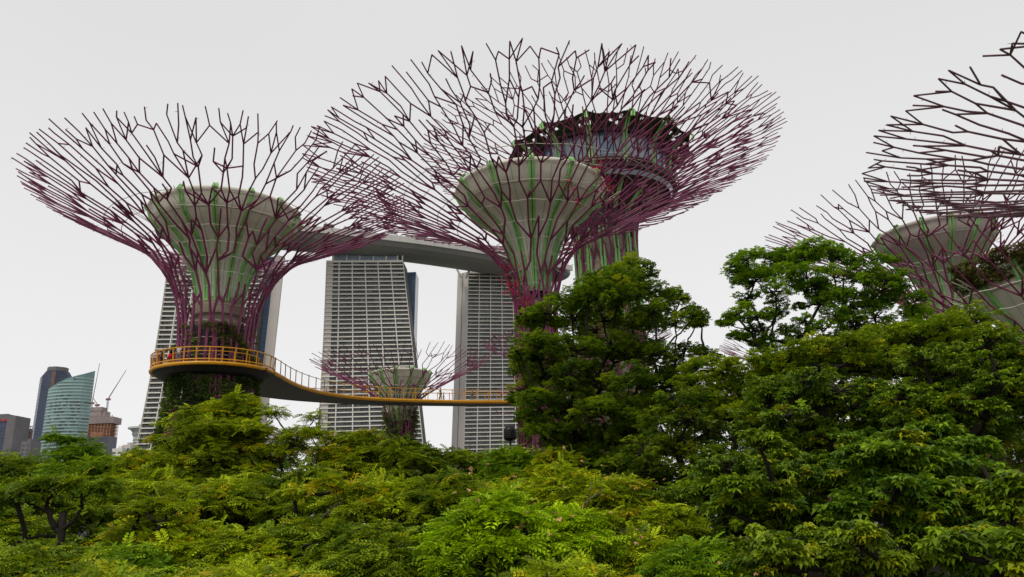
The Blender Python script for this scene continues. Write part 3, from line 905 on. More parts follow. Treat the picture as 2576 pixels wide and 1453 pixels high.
def person(loc, rotz, label, top, bottom, stride=0.0, arms='down', skirt=False, h=1.68, group=None, hair_long=False):
    root = thing('person', loc, label, 'person', group, rotz)
    k = h / 1.7
    J = []; E = []
    def j(p, r): J.append((Vector(p) * k, (r[0] * k, r[1] * k) if not np.isscalar(r) else r * k)); return len(J) - 1
    def e(*c):
        for a, b in zip(c[:-1], c[1:]): E.append((a, b))
    pel = j((0, 0, .92), (.135, .10)); wa = j((0, 0, 1.06), (.115, .085)); ch = j((0, .0, 1.27), (.15, .10)); ns = j((0, 0, 1.43), .06); nk = j((0, .01, 1.50), .05)
    hd = j((0, .02, 1.58), (.075, .085)); ht = j((0, .015, 1.655), .07)
    nose = j((0, .115, 1.585), .014)
    e(pel, wa, ch, ns, nk, hd, ht); e(hd, nose)
    for s in (-1, 1):
        ear = j((s * .085, .01, 1.59), .012); e(hd, ear)
        hip = j((s * .085, 0, .86), .085); kn = j((s * .09, .12 * stride * s, .48), .056); an = j((s * .09, (.22 * s) * stride, .09), .036); to = j((s * .1, .22 * s * stride + .16, .03), .03)
        e(pel, hip, kn, an, to)
        sh = j((s * .175, 0, 1.385), .052)
        if arms == 'down':
            el = j((s * .235, -.03, 1.12), .038); wr = j((s * .235, .05, .88), .027)
            pd = Vector((0, .12, -1)).normalized()
        elif arms == 'rail':
            el = j((s * .25, .12, 1.16), .038); wr = j((s * .21, .34, 1.10), .027)
            pd = Vector((0, 1, -.25)).normalized()
        elif arms == 'phone':
            el = j((s * .22, .20, 1.22), .038); wr = j((s * .07, .36, 1.44), .027)
            pd = Vector((-s * .25, .1, 1)).normalized()
        else:    # swing
            el = j((s * .225, -.10 * s * stride, 1.13), .038); wr = j((s * .225, -.22 * s * stride + .08, .90), .027)
            pd = Vector((0, .2, -1)).normalized()
        e(ns if False else ch, sh, el, wr)
        wv = Vector(J[wr][0]) / k
        pm = j(wv + pd * .05, (.032, .018)); e(wr, pm)
        sidev = Vector((0, 1, 0)) if abs(pd.y) < .5 else Vector((1, 0, 0))
        for q, L in enumerate((.068, .078, .072, .055)):
            o_ = sidev * (.027 - .018 * q)
            f1 = j(wv + pd * .085 + o_, .0085); f2 = j(wv + pd * (.085 + L * .55) + o_ * 1.1 + Vector((-s * .006, 0, 0)), .0078); f3 = j(wv + pd * (.085 + L * .95) + o_ * 1.1 + Vector((-s * .02, 0, 0)), .0065)
            e(pm, f1, f2, f3)
        t1 = j(wv + pd * .035 + sidev * .042, .010); t2 = j(wv + pd * .075 + sidev * .06, .008); e(pm, t1, t2)
    skin_mesh('body', J, E, M['skin'], root)
    g_ = 1.22
    # top
    T = [J[wa], J[ch], J[ns]]
    TJ = [(Vector((0, 0, .90)) * k, (.15 * k, .115 * k)), (J[wa][0], (.135 * k, .105 * k)), (J[ch][0], (.17 * k, .12 * k)), (Vector((0, 0, 1.42)) * k, .085 * k)]
    TE = [(0, 1), (1, 2), (2, 3)]
    # shoulders / sleeves: the joints of the arms by their order
    arm = [i for i, (p, r) in enumerate(J) if abs(abs(p.x / k) - .175) < 1e-3]
    for a in arm:
        i0 = len(TJ)
        TJ.append((J[a][0], .068 * k)); TJ.append((J[a][0] * .35 + J[a + 1][0] * .65, .058 * k))
        TE += [(2, i0), (i0, i0 + 1)]
    skin_mesh('top', TJ, TE, M[top], root)
    if skirt:
        mb = MB(); mb.lathe([(.15 * k, .98 * k), (.19 * k, .85 * k), (.25 * k, .55 * k), (.235 * k, .55 * k)], 16); mb.build('skirt', M[bottom], root, smooth=True)
    else:
        hips = [i for i, (p, r) in enumerate(J) if abs(abs(p.x / k) - .085) < 1e-3 and abs(p.z / k - .86) < 1e-3]
        BJ = [(Vector((0, 0, .93)) * k, (.152 * k, .118 * k))]; BE = []
        for a in hips:
            i0 = len(BJ)
            BJ += [(J[a][0], .102 * k), (J[a + 1][0], .075 * k), (J[a + 2][0] + Vector((0, 0, .05)), .058 * k)]
            BE += [(0, i0), (i0, i0 + 1), (i0 + 1, i0 + 2)]
        skin_mesh('trousers', BJ, BE, M[bottom], root)
    HJ = [(Vector((0, -.02, 1.665)) * k, .088 * k), (Vector((0, -.05, 1.60)) * k, .08 * k), (Vector((0, -.06, 1.50 if not hair_long else 1.36)) * k, .045 * k)]
    skin_mesh('hair', HJ, [(0, 1), (1, 2)], M['hair'], root)
    # eyes and mouth
    mb = MB()
    for s in (-1, 1): mb.box(s * .03 * k - .01, s * .03 * k + .01, .088 * k, .104 * k, 1.595 * k, 1.61 * k)
    mb.box(-.022 * k, .022 * k, .088 * k, .1 * k, 1.535 * k, 1.543 * k)
    mb.build('face_features', M['hair'], root)
    return root

def ringpos(adeg, r=4.85): a = math.radians(adeg); return (ax + r * math.cos(a), ay + r * math.sin(a), zt - .25)
BY = lambda x: float(np.interp(x, Rr[:, 0] + ax, Rr[:, 1] + ay)) + .9
person(ringpos(243), math.radians(150), 'person in a bright red skirt raising both hands on the yellow walkway ring', 'cloth_black', 'cloth_red', arms='phone', skirt=True)
person(ringpos(254), math.radians(20), 'person in a white shirt beside the one in the red skirt on the walkway ring', 'cloth_white', 'cloth_grey', arms='phone')
person(ringpos(205), math.radians(110), 'leftmost person leaning on the yellow walkway railing in a pale top', 'cloth_white', 'cloth_pink', arms='rail', hair_long=True)
person(ringpos(217), math.radians(150), 'person in an orange-brown top and trousers near the left end of the walkway ring', 'cloth_orange', 'cloth_orange', arms='rail')
person(ringpos(227), math.radians(140), 'person in olive clothes between the orange-clad and red-skirted visitors on the ring', 'cloth_olive', 'cloth_black', arms='down')
p_ = PZ(1108, 1009, 21.75); person((p_.x, BY(p_.x), 21.75), math.radians(85), 'person in dark olive walking on the bridge over the gap between the hotel towers', 'cloth_olive', 'cloth_olive', stride=1, arms='swing')
p_ = PZ(1116, 1009, 21.75); person((p_.x, BY(p_.x), 21.75), math.radians(95), 'small child in grey just right of the walker on the bridge', 'cloth_grey', 'cloth_grey', stride=.5, arms='swing', h=1.1)
p_ = PZ(1187, 1008, 21.75); person((p_.x, BY(p_.x), 21.75), math.radians(-80), 'person in a tan top walking on the bridge before the right tower end wall', 'cloth_orange', 'cloth_grey', stride=1, arms='swing')
p_ = PZ(1010, 1010, 21.75); person((p_.x, BY(p_.x), 21.75), math.radians(-95), 'person in blue on the bridge in front of the small supertree', 'cloth_blue', 'cloth_grey', stride=1, arms='swing')

# ------------------------------------------------------------------ hotel
def hotel_tower(name, label, zs, xl, xr, yf, yb, fh, nb, ztop, group, endwall=None, blue=None, sidebay=None):
    """xl,xr,yf: functions of z. front faces -y, rotated a little by dy (yf at right minus left)."""
    x0 = (xl(0) + xr(0)) / 2; y0 = yf(0, 0)
    root = thing(name, (x0, y0, 0), label, 'hotel tower', group)
    def F(u, z, d=0.0):   # point of the facade, u 0..1, d metres behind it
        x = xl(z) + (xr(z) - xl(z)) * u
        return (x - x0, yf(u, z) + d - y0, z)
    nf = int(ztop / fh)
    # body
    mb = MB()
    lv = np.linspace(0, ztop, 14)
    for a, b in zip(lv[:-1], lv[1:]):
        mb.hexa([F(0.003, a, 2.0), F(.997, a, 2.0), F(.997, a, yb), F(.003, a, yb), F(0.003, b, 2.0), F(.997, b, 2.0), F(.997, b, yb), F(.003, b, yb)])
    mb.build('body', M['hotel_back'], root)
    k = 0
    for f in range(nf + 1):
        z = ztop - f * fh
        if z < 0: break
        mb = MB()
        hz = .72 if f else 1.5
        mb.hexa([F(0, z - hz, 0), F(1, z - hz, 0), F(1, z - hz, 1.3), F(0, z - hz, 1.3), F(0, z, 0), F(1, z, 0), F(1, z, 2.1), F(0, z, 2.1)])
        mb.build('floor_slab', M['hotel_slab'], root)
    for b in range(nb + 1):
        u = b / nb
        u0, u1 = max(0, u - .0045), min(1, u + .0045)
        mb = MB()
        for a, c in zip(lv[:-1], lv[1:]):
            mb.hexa([F(u0, a, -.3), F(u1, a, -.3), F(u1, a, 2.05), F(u0, a, 2.05), F(u0, c, -.3), F(u1, c, -.3), F(u1, c, 2.05), F(u0, c, 2.05)])
        mb.build('fin', M['hotel_slab'], root)
    # windows: the hundred that show best are parts, the rest one part
    rest = MB(); fr = MB(); cnt = 0
    rnd = random.Random(len(label))
    for f in range(nf):
        z1 = ztop - f * fh - (.72 if f else 1.5); z0 = z1 - fh + .75
        if z0 < 2: break
        for b in range(nb):
            for h in range(2):
                u0 = (b + .5 * h + .05) / nb; u1 = (b + .5 * h + .46) / nb
                dd = 1.85 - (.9 if rnd.random() < .12 else 0)
                q = [F(u0, z0 + .1, dd), F(u1, z0 + .1, dd), F(u1, z1 - .05, dd), F(u0, z1 - .05, dd)]
                # railing panel in front of the balcony
                if cnt < 100 and f > 2:
                    m1 = MB(); m1.add(q, [(0, 1, 2, 3)]); m1.build('window', M['hotel_win'], root); cnt += 1
                else:
                    rest.add(q, [(0, 1, 2, 3)])
                if rnd.random() < .5:
                    uc = u0 + (u1 - u0) * rnd.uniform(.1, .6); w_ = (u1 - u0) * rnd.uniform(.15, .4)
                    fr.add([F(uc, z0 + .12, dd - .03), F(uc + w_, z0 + .12, dd - .03), F(uc + w_, z1 - .1, dd - .03), F(uc, z1 - .1, dd - .03)], [(0, 1, 2, 3)])
            um = (b + .5) / nb
            fr.add([F(um - .0018, z0, 1.0), F(um + .0018, z0, 1.0), F(um + .0018, z1, 1.0), F(um - .0018, z1, 1.0)], [(0, 1, 2, 3)])
    tag(rest.build('window', M['hotel_win'], root), kind='stuff')
    tag(fr.build('curtains', M['curtain'], root), kind='stuff')
    if sidebay:
        mb = MB()
        for a, c in zip(lv[:-1], lv[1:]):
            mb.hexa([F(.006, a, .9), F(sidebay, a, .9), F(sidebay, a, 1.9), F(.006, a, 1.9), F(.006, c, .9), F(sidebay, c, .9), F(sidebay, c, 1.9), F(.006, c, 1.9)])
        mb.build('side_bay_wall', M['hotel_wall'], root)
    # glass crown band under the hull
    mb = MB(); mb.hexa([F(.06, ztop + .02, 3), F(.93, ztop + .02, 3), F(.93, ztop + .02, 18), F(.06, ztop + .02, 18), F(.06, ztop + 6, 3), F(.93, ztop + 6, 3), F(.93, ztop + 6, 18), F(.06, ztop + 6, 18)])
    mb.build('crown_glazing', M['greygl'], root)
    for u in (.08, .25, .42, .6, .77, .92, .985):
        mb = MB(); p = F(u, ztop - .5, 2.4)
        mb.box(p[0] - .5, p[0] + .5, p[1], p[1] + 1, ztop - .5, ztop + 8.5); mb.build('column', M['hotel_slab'], root)
    if endwall:
        side, w = endwall     # wall slab beside the facade, receding
        u = 0 if side < 0 else 1
        mb = MB(); mb2 = MB()
        for a, c in zip(lv[:-1], lv[1:]):
            A = []; B = []
            for z in (a, c):
                p = F(u, z, 0)
                ww = w(z)
                q = (p[0] + side * ww, p[1] + 6)
                A += [(p[0] + side * .02, p[1] - .2, z), (q[0], q[1], z), (q[0], q[1] + yb, z), (p[0] + side * .02, p[1] + yb, z)]
                t = .52
                B += [(p[0] + side * ww * (t - .02), p[1] - .35 + 6 * t, z), (p[0] + side * ww * (t + .02), p[1] - .35 + 6 * t, z), (p[0] + side * ww * (t + .02), p[1] + 6 * t + 1, z), (p[0] + side * ww * (t - .02), p[1] + 6 * t + 1, z)]
            mb.hexa(A); mb2.hexa(B)
        ew = mb.build('end_wall', M['hotel_wall'], root)
        mb2.build('joint', M['hotel_back'], ew)
    if blue:
        mb = MB(); gr = MB()
        for a, c in zip(lv[:-1], lv[1:]):
            A = []
            for z in (a, c):
                x0_, x1_, y_ = blue(z)
                A += [(x0_ - x0, y_ - y0, z), (x1_ - x0, y_ - y0, z), (x1_ - x0, y_ - y0 + 16, z), (x0_ - x0, y_ - y0 + 16, z)]
            mb.hexa(A)
        bl = mb.build('glazed_rear_slab', M['hotel_blue'], root)
        for z in np.arange(4, ztop - 2, fh):
            x0_, x1_, y_ = blue(z)
            gr.box(x0_ - x0, x1_ - x0, y_ - y0 - .12, y_ - y0 + .1, z, z + .25)
        gr.build('floor_lines', M['navy_band'], bl)
    return root

def lin(a, b, za, zb_):
    return lambda z: a + (b - a) * (z - za) / (zb_ - za)
splay = lambda z: 26 * max(0, (1 - z / 150)) ** 1.6
# middle tower
hotel_tower('hotel_tower', 'middle hotel tower, its whole balcony facade seen between the two tall supertrees', 0,
            lin(-132.5, -132.3, 66, 189), lambda z: -78.2 + 13.5 * max(0, (1 - z / 187)) ** 1.05 * 1.6, lambda u, z: 500 - splay(z) * .5 + 6 * u, 22, 3.12, 6, 187.5, None, sidebay=.085,
            blue=lambda z: (-80, -72.6 - (187 - z) * .03, 534))
# left tower, nearer
hotel_tower('hotel_tower', 'left hotel tower standing behind the trunk of the left supertree', 0,
            lambda z: -222.5 - 1.0 * max(0, 1 - z / 186) * 5, lambda z: -163 - .04 * (180 - z), lambda u, z: 452 - splay(z) * .7 + 8 * u, 22, 3.1, 7, 181, None,
            blue=lambda z: (-166 - .04 * (180 - z), -158.0 - .052 * (180 - z), 470), )
# right tower, farther
hotel_tower('hotel_tower', 'right hotel tower with a plain end wall, half hidden behind the second supertree', 0,
            lin(-34.5, -40.5, 196, 60), lambda z: 27.5, lambda u, z: 565 - splay(z) * .4 + 12 * u, 22, 3.12, 7, 196.5, None,
            endwall=(-1, lambda z: 9.2 + 1.0 * (196 - z) / 140 * .6))
# extra pale end wall of the left tower
lt = [o for o in bpy.data.objects if o.name.startswith('hotel_tower')][1]
mb = MB()
for a, c in zip(np.linspace(0, 181, 10)[:-1], np.linspace(0, 181, 10)[1:]):
    A = []
    for z in (a, c):
        x0_ = -158.4 - .052 * (180 - z) - lt.location.x; y_ = 468 - lt.location.y
        A += [(x0_, y_, z), (x0_ + 5.5, y_ + 2, z), (x0_ + 5.0, y_ + 5, z), (x0_, y_ + 5, z)]
    mb.hexa(A)
mb.build('end_wall', M['hotel_wall'], lt)

# sky park hull
hp = resamp([(-232, 448), (-190, 458), (-140, 475), (-105, 490), (-60, 512), (-20, 536), (20, 562), (48, 585)], 8)
sp = thing('sky_park_deck', (hp[24][0], hp[24][1], 0), 'long grey boat-shaped rooftop deck resting on the three hotel towers', 'roof deck')
hx, hy = hp[24]
V = []; prof = [(-19, 8.6), (-19.2, 6.5), (-18.4, 5.0), (-15, 2.2), (-9, .7), (0, 0), (9, .7), (15, 2.2), (18.4, 5.0), (19.2, 6.5), (19, 8.6)]
kN = len(hp)
for i, (x, y) in enumerate(hp):
    t = hp[min(i + 1, kN - 1)] - hp[max(i - 1, 0)]; t /= np.linalg.norm(t)
    nrm = np.array((-t[1], t[0]))
    e = min(i, kN - 1 - i)
    wsc = min(1.0, .55 + e * .09)
    zbase = 191.6
    for (o, z) in prof:
        V.append((x - hx + nrm[0] * (o * wsc + 9), y - hy + nrm[1] * (o * wsc + 9), zbase + (z if z > 5 else 5 - (5 - z) * wsc)))
F = []
kp = len(prof)
for i in range(kN - 1):
    for j in range(kp - 1): F.append((i * kp + j, (i + 1) * kp + j, (i + 1) * kp + j + 1, i * kp + j + 1))
    F.append((i * kp + kp - 1, (i + 1) * kp + kp - 1, (i + 1) * kp, i * kp))
for b in (0, (kN - 1) * kp):
    for j in range(0, 4): F.append((b + j, b + j + 1, b + kp - 2 - j, b + kp - 1 - j))
link('hull', np_mesh('hull', V, F, M['hull']), sp)
mb = MB(); mb2 = MB(); mb3 = MB()
for i in range(2, kN - 3):
    a, b = hp[i], hp[i + 1]
    t = (b - a) / np.linalg.norm(b - a); nrm = np.array((-t[1], t[0]))
    for (mbb, o0, o1, z0, z1) in ((mb, -19.6, -18.4, 196.3, 200.6),):
        q = [a + nrm * (o0 + 9), b + nrm * (o0 + 9), b + nrm * (o1 + 9), a + nrm * (o1 + 9)]
        mbb.hexa([(p[0] - hx, p[1] - hy, z0) for p in q] + [(p[0] - hx, p[1] - hy, z1) for p in q])
mb.build('parapet', M['hull_top'], sp)
rnd = random.Random(5)
for i in range(6, kN - 8, 3):
    a = hp[i]; t = hp[i + 1] - a; L = np.linalg.norm(t); t /= L; nrm = np.array((-t[1], t[0]))
    ln = rnd.uniform(5, 10); h = rnd.uniform(2.6, 4.2)
    mb = MB()
    q = [a + nrm * -9.6, a + t * ln + nrm * -9.6, a + t * ln + nrm * -4, a + nrm * -4]
    mb.hexa([(p[0] - hx, p[1] - hy, 200.0 + h) for p in q] + [(p[0] - hx, p[1] - hy, 200.6 + h) for p in q])
    for w_ in np.arange(0, ln, 2.2):
        p = a + t * w_ + nrm * -9.4
        mb.box(p[0] - hx - .2, p[0] - hx + .2, p[1] - hy - .2, p[1] - hy + .2, 199, 200.1 + h)
    q = [a + nrm * -2, a + t * ln + nrm * -2, a + t * ln + nrm * -1, a + nrm * -1]
    mb.hexa([(p[0] - hx, p[1] - hy, 199) for p in q] + [(p[0] - hx, p[1] - hy, 200.1 + h) for p in q])
    mb.build('roof_pavilion', M['hull_top' if rnd.random() < .5 else 'midgrey'], sp)
rng = np.random.default_rng(6)
n = 5200
ii = rng.integers(4, kN - 6, n)
pt = hp[ii] + (hp[ii + 1] - hp[ii]) * rng.uniform(size=(n, 1))
keep = np.sin(pt[:, 0] * .23) + np.sin(pt[:, 0] * .071 + 1) > 0.1
pt = pt[keep]; n = len(pt)
pos = np.stack([pt[:, 0] - hx, pt[:, 1] - hy - 1.0 + rng.uniform(-1.5, 2, n), 200.4 + rng.uniform(.2, 1, n) * (2.2 + 2.6 * np.sin(pt[:, 0] * .9) ** 2)], 1)
Vv, Ff, Cc = place_fronds('tuft', pos, rng.normal(size=(n, 3)), rng.normal(size=(n, 3)), rng.uniform(1, 2, n), np.tile((.04, .055, .03), (n, 1)) * rng.uniform(.5, 1.4, (n, 1)), rng)
tag(link('roof_garden', np_mesh('roof_garden', Vv, Ff, M['leaf_dark'], Cc), sp), kind='stuff')
for (px, py, D) in ((1160, 664, 560), (1172, 664, 560)):
    p = P(px, py + 18, D)
    mb = MB(); mb.tube([(p.x - hx, p.y - hy, p.z - 6), (p.x - hx + (6 if px > 1165 else -6), p.y - hy, p.z + 8)], 1.0, 6); mb.build('raking_strut', M['hotel_slab'], sp)

# ------------------------------------------------------------------ far city
def zq(zx, zy):   # spot in the enlarged study of the skyline -> photo spot
    return zx / 4.273 * 2576 / 2880, (980 + zy / 4.273) * 2576 / 2880
def WP(zx, zy, D): return P(*zq(zx, zy), D)

# navy octagonal tower
D = 1200
l = WP(500, 330, D).x; r = WP(835, 330, D).x; cx = (l + r) / 2; hw = (r - l) / 2
def octo(s, c=.32): return [(-s, -s * c), (-s * c * 1.3, -s), (s * c * 1.3, -s), (s, -s * c), (s, s * c), (s * c, s), (-s * c, s), (-s, s * c)]
nv = thing('office_tower', (cx - 10, D + 20, 0), 'dark navy octagonal skyscraper with a stepped top on the left skyline', 'skyscraper')
zsh = WP(500, 345, D).z; zc = WP(600, 262, D).z; ztp = WP(650, 212, D).z
mb = MB(); mb.prism(octo(hw), 0, zsh); mb.build('shaft', M['navy'], nv)
mb = MB()
for f in range(8):
    z0 = zsh + (zc - zsh) * f / 8; mb.prism(octo(hw * (.99 - .035 * f)), z0, z0 + (zc - zsh) / 8 * .99)
mb.build('setback', M['navy_band'], nv)
mb = MB(); mb.prism(octo(hw * .66), zc, ztp); mb.build('cap', M['midgrey'], nv)
mb = MB(); mb.box(6, 12, -hw - .8, -hw + .2, zsh * .25, WP(500, 290, D).z); mb.build('stone_strip', M['stone_brown'], nv)
mb = MB()
for z in np.arange(20, zsh, 5.2): mb.prism(octo(hw + .25), z, z + 1.1)
mb.build('floor_bands', M['navy_band'], nv)

# teal curved glass tower with slanted top
D = 1000
tl = WP(585, 490, D); tr = WP(1097, 300, D)
x0, x1 = tl.x, tr.x
gt = thing('office_tower', ((x0 + x1) / 2, D + 15, 0), 'pale teal glass skyscraper with a slanted top in front of the navy tower', 'skyscraper')
mx_ = (x0 + x1) / 2
N = 16
poly = []
for i in range(N + 1):
    t = i / N
    poly.append((x0 - mx_ + (x1 - x0) * .86 * t, -15 - 8 * math.sin(math.pi * t * .9)))
poly.append((x1 - mx_, -6)); poly.append((x1 - mx_ - 7, 6)); poly.append((x0 - mx_, 10))
def topz(x, y):
    t = (x + mx_ - x0) / (x1 - x0)
    return float(np.interp(t, (0, .45, .86, 1), (tl.z, WP(800, 385, D).z, tr.z - 1, tr.z + 5)))
mb = MB(); mb.prism(poly, 0, topz); mb.build('curtain_wall', M['teal'], gt)
mb = MB(); rng = random.Random(3)
dk = MB()
for z in np.arange(6, tr.z - 6, 4.4):
    pf = [p for p in poly[:N + 2] if topz(*p) > z + 3]
    for a, b in zip(pf[:-1], pf[1:]):
        mb.hexa([(a[0], a[1] - .7, z), (b[0], b[1] - .7, z), (b[0], b[1] + .3, z), (a[0], a[1] + .3, z), (a[0], a[1] - .7, z + 1.7), (b[0], b[1] - .7, z + 1.7), (b[0], b[1] + .3, z + 1.7), (a[0], a[1] + .3, z + 1.7)])
        tt = (a[0] + mx_ - x0) / (x1 - x0)
        if rng.random() < (.75 if (.28 < tt < .5 and z < tr.z * .82) else .42 if z < tl.z * .93 and tt > .1 else 0.04):
            e = rng.uniform(0, .35)
            a2 = (a[0] + (b[0] - a[0]) * e, a[1] + (b[1] - a[1]) * e)
            dk.hexa([(a2[0], a2[1] - .3, z + 1.75), (b[0], b[1] - .3, z + 1.75), (b[0], b[1] + .2, z + 1.75), (a2[0], a2[1] + .2, z + 1.75), (a2[0], a2[1] - .3, z + 4.3), (b[0], b[1] - .3, z + 4.3), (b[0], b[1] + .2, z + 4.3), (a2[0], a2[1] + .2, z + 4.3)])
mb.build('floor_bands', M['teal_band'], gt)
tag(dk.build('dark_glazing', M['teal_dark'], gt), kind='stuff')

# tower under construction with cranes
D = 1100
l = WP(1020, 900, D); r = WP(1450, 900, D); mxx = (l.x + r.x) / 2 - 12; hw = (r.x - l.x) / 2 * .93
ct = thing('unfinished_tower', (mxx, D + 12, 0), 'unfinished concrete tower wrapped in orange sheeting with cranes on top', 'building')
ct.scale.y = .5
zA = WP(1200, 905, D).z; zB = WP(1200, 828, D).z; zC = WP(1200, 745, D).z; zD = WP(1200, 700, D).z; zg = WP(1200, 1060, D).z
mb = MB(); mb.box(-hw * .96, hw * .96, -hw * .9, hw * .9, 0, zg); mb.build('cladding', M['site_glass'], ct)
mb = MB()
for k in range(30): mb.box(-hw * .96 + k * hw * 1.92 / 30 - .15, -hw * .96 + k * hw * 1.92 / 30 + .15, -hw * .9 - .5, -hw * .9 + .1, 0, zg - .1)
mb.build('mullions', M['midgrey'], ct)
mb = MB(); mb.box(-hw * .8, hw * .8, -hw * .7, hw * .7, zg, zA); mb.build('inner_core', M['stone_brown'], ct)
nfl = 9
for f in range(nfl + 1):
    z = zg + (zA - zg) * f / nfl
    mb = MB(); mb.box(-hw * .95, hw * .97, -hw * .88, hw * .88, z - .5, z + .35); mb.build('floor_slab', M['site_net'], ct)
for k in range(11):
    x = -hw * .93 + k * hw * 1.86 / 10
    mb = MB(); mb.box(x - .5, x + .5, -hw * .87, -hw * .87 + 1.5, zg, zA); mb.build('column', M['site_net'], ct)
mb = MB(); mb.box(-hw * .15, hw * .5, -hw * .86, -hw * .8, zg, zA - 12); mb.build('safety_sheeting', M['site_net'], ct)
mb = MB()
mb.box(-hw * 1.0, hw * 1.08, -hw, hw, zA, zB)
for k in range(26):
    x = -hw + k * hw * 2.08 / 26
    mb.box(x, x + .8, -hw - .4, -hw + .6, zB, zB + 1.8 + (k % 3) * .8)
mb.build('jump_form', M['site_conc'], ct)
mb = MB(); mb.box(-hw * .55, hw * .2, -hw * .5, hw * .5, zB, zC); mb.box(hw * .15, hw * .5, -hw * .4, hw * .4, zB, zB + 9); mb.build('core_wall', M['site_conc'], ct)
mb = MB(); mb.box(-hw * .6, hw * .22, -hw * .55, hw * .55, zC, zD); mb.build('core_form', M['site_conc'], ct)
def crane(zx, zy_base, jib, label, hmast):
    p = WP(zx, zy_base, D)
    c = thing('tower_crane', (p.x - 12, D + 8, p.z), label, 'crane', 'cranes on the unfinished tower')
    mb = MB()
    for sx in (-.9, .9):
        for sy in (-.9, .9): mb.tube([(sx, sy, 0), (sx, sy, hmast)], .25, 4)
    for q in range(int(hmast / 2.5)):
        mb.tube([(-.9, -.9, q * 2.5), (.9, -.9, q * 2.5 + 2.5)], .18, 4)
    mb.build('mast', M['midgrey'], c)
    mb = MB(); mb.box(-3, 3, -1.5, 1.5, hmast, hmast + 2.8); mb.build('machinery_deck', M['crane'], c)
    mb = MB()
    tip = (jib[0], 0, hmast + jib[1])
    mb.tube([(0.6, -.6, hmast + 2), tip], .45, 4); mb.tube([(-.6, .6, hmast + 3.4), tip], .35, 4)
    for q in range(8):
        t = q / 8; a = np.array((.6, -.6, hmast + 2)) * (1 - t) + np.array(tip) * t
        t2 = (q + .7) / 8; b = np.array((-.6, .6, hmast + 3.4)) * (1 - t2) + np.array(tip) * t2
        mb.tube([a, b], .25, 4)
    mb.build('jib', M['crane'], c)
crane(1160, 700, (4, 62), 'left luffing crane with its jib nearly upright', 5)
crane(1228, 700, (-9, 14), 'short middle crane leaning left on the core', 2)
crane(1340, 790, (22, 45), 'right luffing crane on a tall mast with its jib tilted right', 22)

# pale round tower with disc head and mast
D = 1100
p = WP(1655, 985, D)
rt_ = thing('round_tower', (p.x, D + 10, 0), 'pale cylindrical tower with a wide disc head, beside the left hotel tower', 'tower')
zd = WP(1655, 965, D).z; zd2 = WP(1655, 1010, D).z; zn = WP(1655, 1060, D).z; zt2 = WP(1690, 868, D).z
mb = MB(); mb.lathe([(9.5, 0), (9.5, zn), (12, zn + 4), (12, zn + 5), (8.5, zn + 6), (9.5, zd2 - 2), (15, zd2 + 5), (18, zd2 + 8), (18, zd), (.2, zd)], 40); mb.build('shaft', M['white'], rt_)
mb = MB()
for z in np.arange(10, zn - 5, 4): mb.lathe([(9.55, z), (9.8, z + .2), (9.8, z + 1.2), (9.55, z + 1.4)], 30)
mb.build('floor_bands', M['midgrey'], rt_)
mb = MB(); mb.box(-4, 22, 0, 20, 0, zt2 - 6); mb.box(-1, 22, 2, 18, zt2 - 6, zt2); mb.build('rear_block', M['site_glass'], rt_)
mb = MB()
for z in np.arange(zd, zt2, 6): mb.box(-4.4, 22.4, -.5, 20.4, z, z + 1.5)
mb.build('rear_bands', M['white'], rt_)
mb = MB(); mb.tube([(13, 9, zt2), (13, 9, zt2 + 12), (13, 9, zt2 + 32)], [.5, .35, .12], 6); mb.build('mast', M['midgrey'], rt_)

# left edge office block with red sign
D = 900
b0 = WP(0, 800, D); b1 = WP(130, 800, D); b2 = WP(228, 815, D)
lb = thing('office_block', ((b0.x + b2.x) / 2 - 2, D + 12, 0), 'dark teal office block with a red sign band at the left edge', 'building')
ox = lb.location.x + 2
zT = b0.z
mb = MB(); mb.box(b0.x - 25 - ox, b1.x - ox, -12, 12, 0, zT); mb.build('glass_block', M['navy'], lb)
mb = MB(); mb.box(b1.x - ox, b2.x - ox, -14, 14, 0, WP(228, 812, D).z); mb.build('grey_pier', M['midgrey'], lb)
mb = MB()
for z in np.arange(8, zT - 16, 4): mb.box(b0.x - 25 - ox, b1.x - ox - .5, -12.5, -11.9, z, z + .8)
mb.build('floor_bands', M['teal_dark'], lb)
mb = MB(); mb.box(b0.x - 25 - ox, b1.x - ox + .2, -12.9, -12.0, zT - 9, zT + .6); mb.build('parapet', M['midgrey'], lb)
rnd = random.Random(2)
mb = MB(); x = b0.x - 12 - ox
while x < WP(105, 850, D).x - ox:
    w_ = rnd.uniform(1.4, 2.4); mb.box(x, x + w_, -13.6, -13.0, WP(0, 878, D).z, WP(0, 848, D).z - rnd.uniform(0, 2.5)); x += w_ + .5
mb.build('red_sign', M['red'], lb)
c1 = WP(258, 945, 920)
rb = thing('office_block', (c1.x, 935, 0), 'brown round-fronted block with an open ring on its roof, left skyline', 'building')
rr = WP(300, 945, 920).x - c1.x
mb = MB(); mb.lathe([(rr, 0), (rr, WP(258, 955, 920).z), (.2, WP(258, 955, 920).z)], 32); mb.build('shaft', M['stone_brown'], rb)
mb = MB()
zr = WP(258, 925, 920).z
mb.lathe([(rr * .98, zr - .6), (rr * 1.06, zr - .6), (rr * 1.06, zr + .4), (rr * .98, zr + .4), (rr * .98, zr - .6)], 32)
for k in range(10):
    a = 2 * math.pi * k / 10; mb.tube([(rr * math.cos(a), rr * math.sin(a), zr - 6.5), (rr * math.cos(a), rr * math.sin(a), zr)], .3, 4)
mb.build('roof_ring', M['white'], rb)
mb = MB()
for z in np.arange(6, WP(258, 960, 920).z - 3, 4): mb.lathe([(rr + .02, z), (rr + .3, z + .1), (rr + .3, z + 1.4), (rr + .02, z + 1.5)], 32)
mb.build('floor_bands', M['midgrey'], rb)
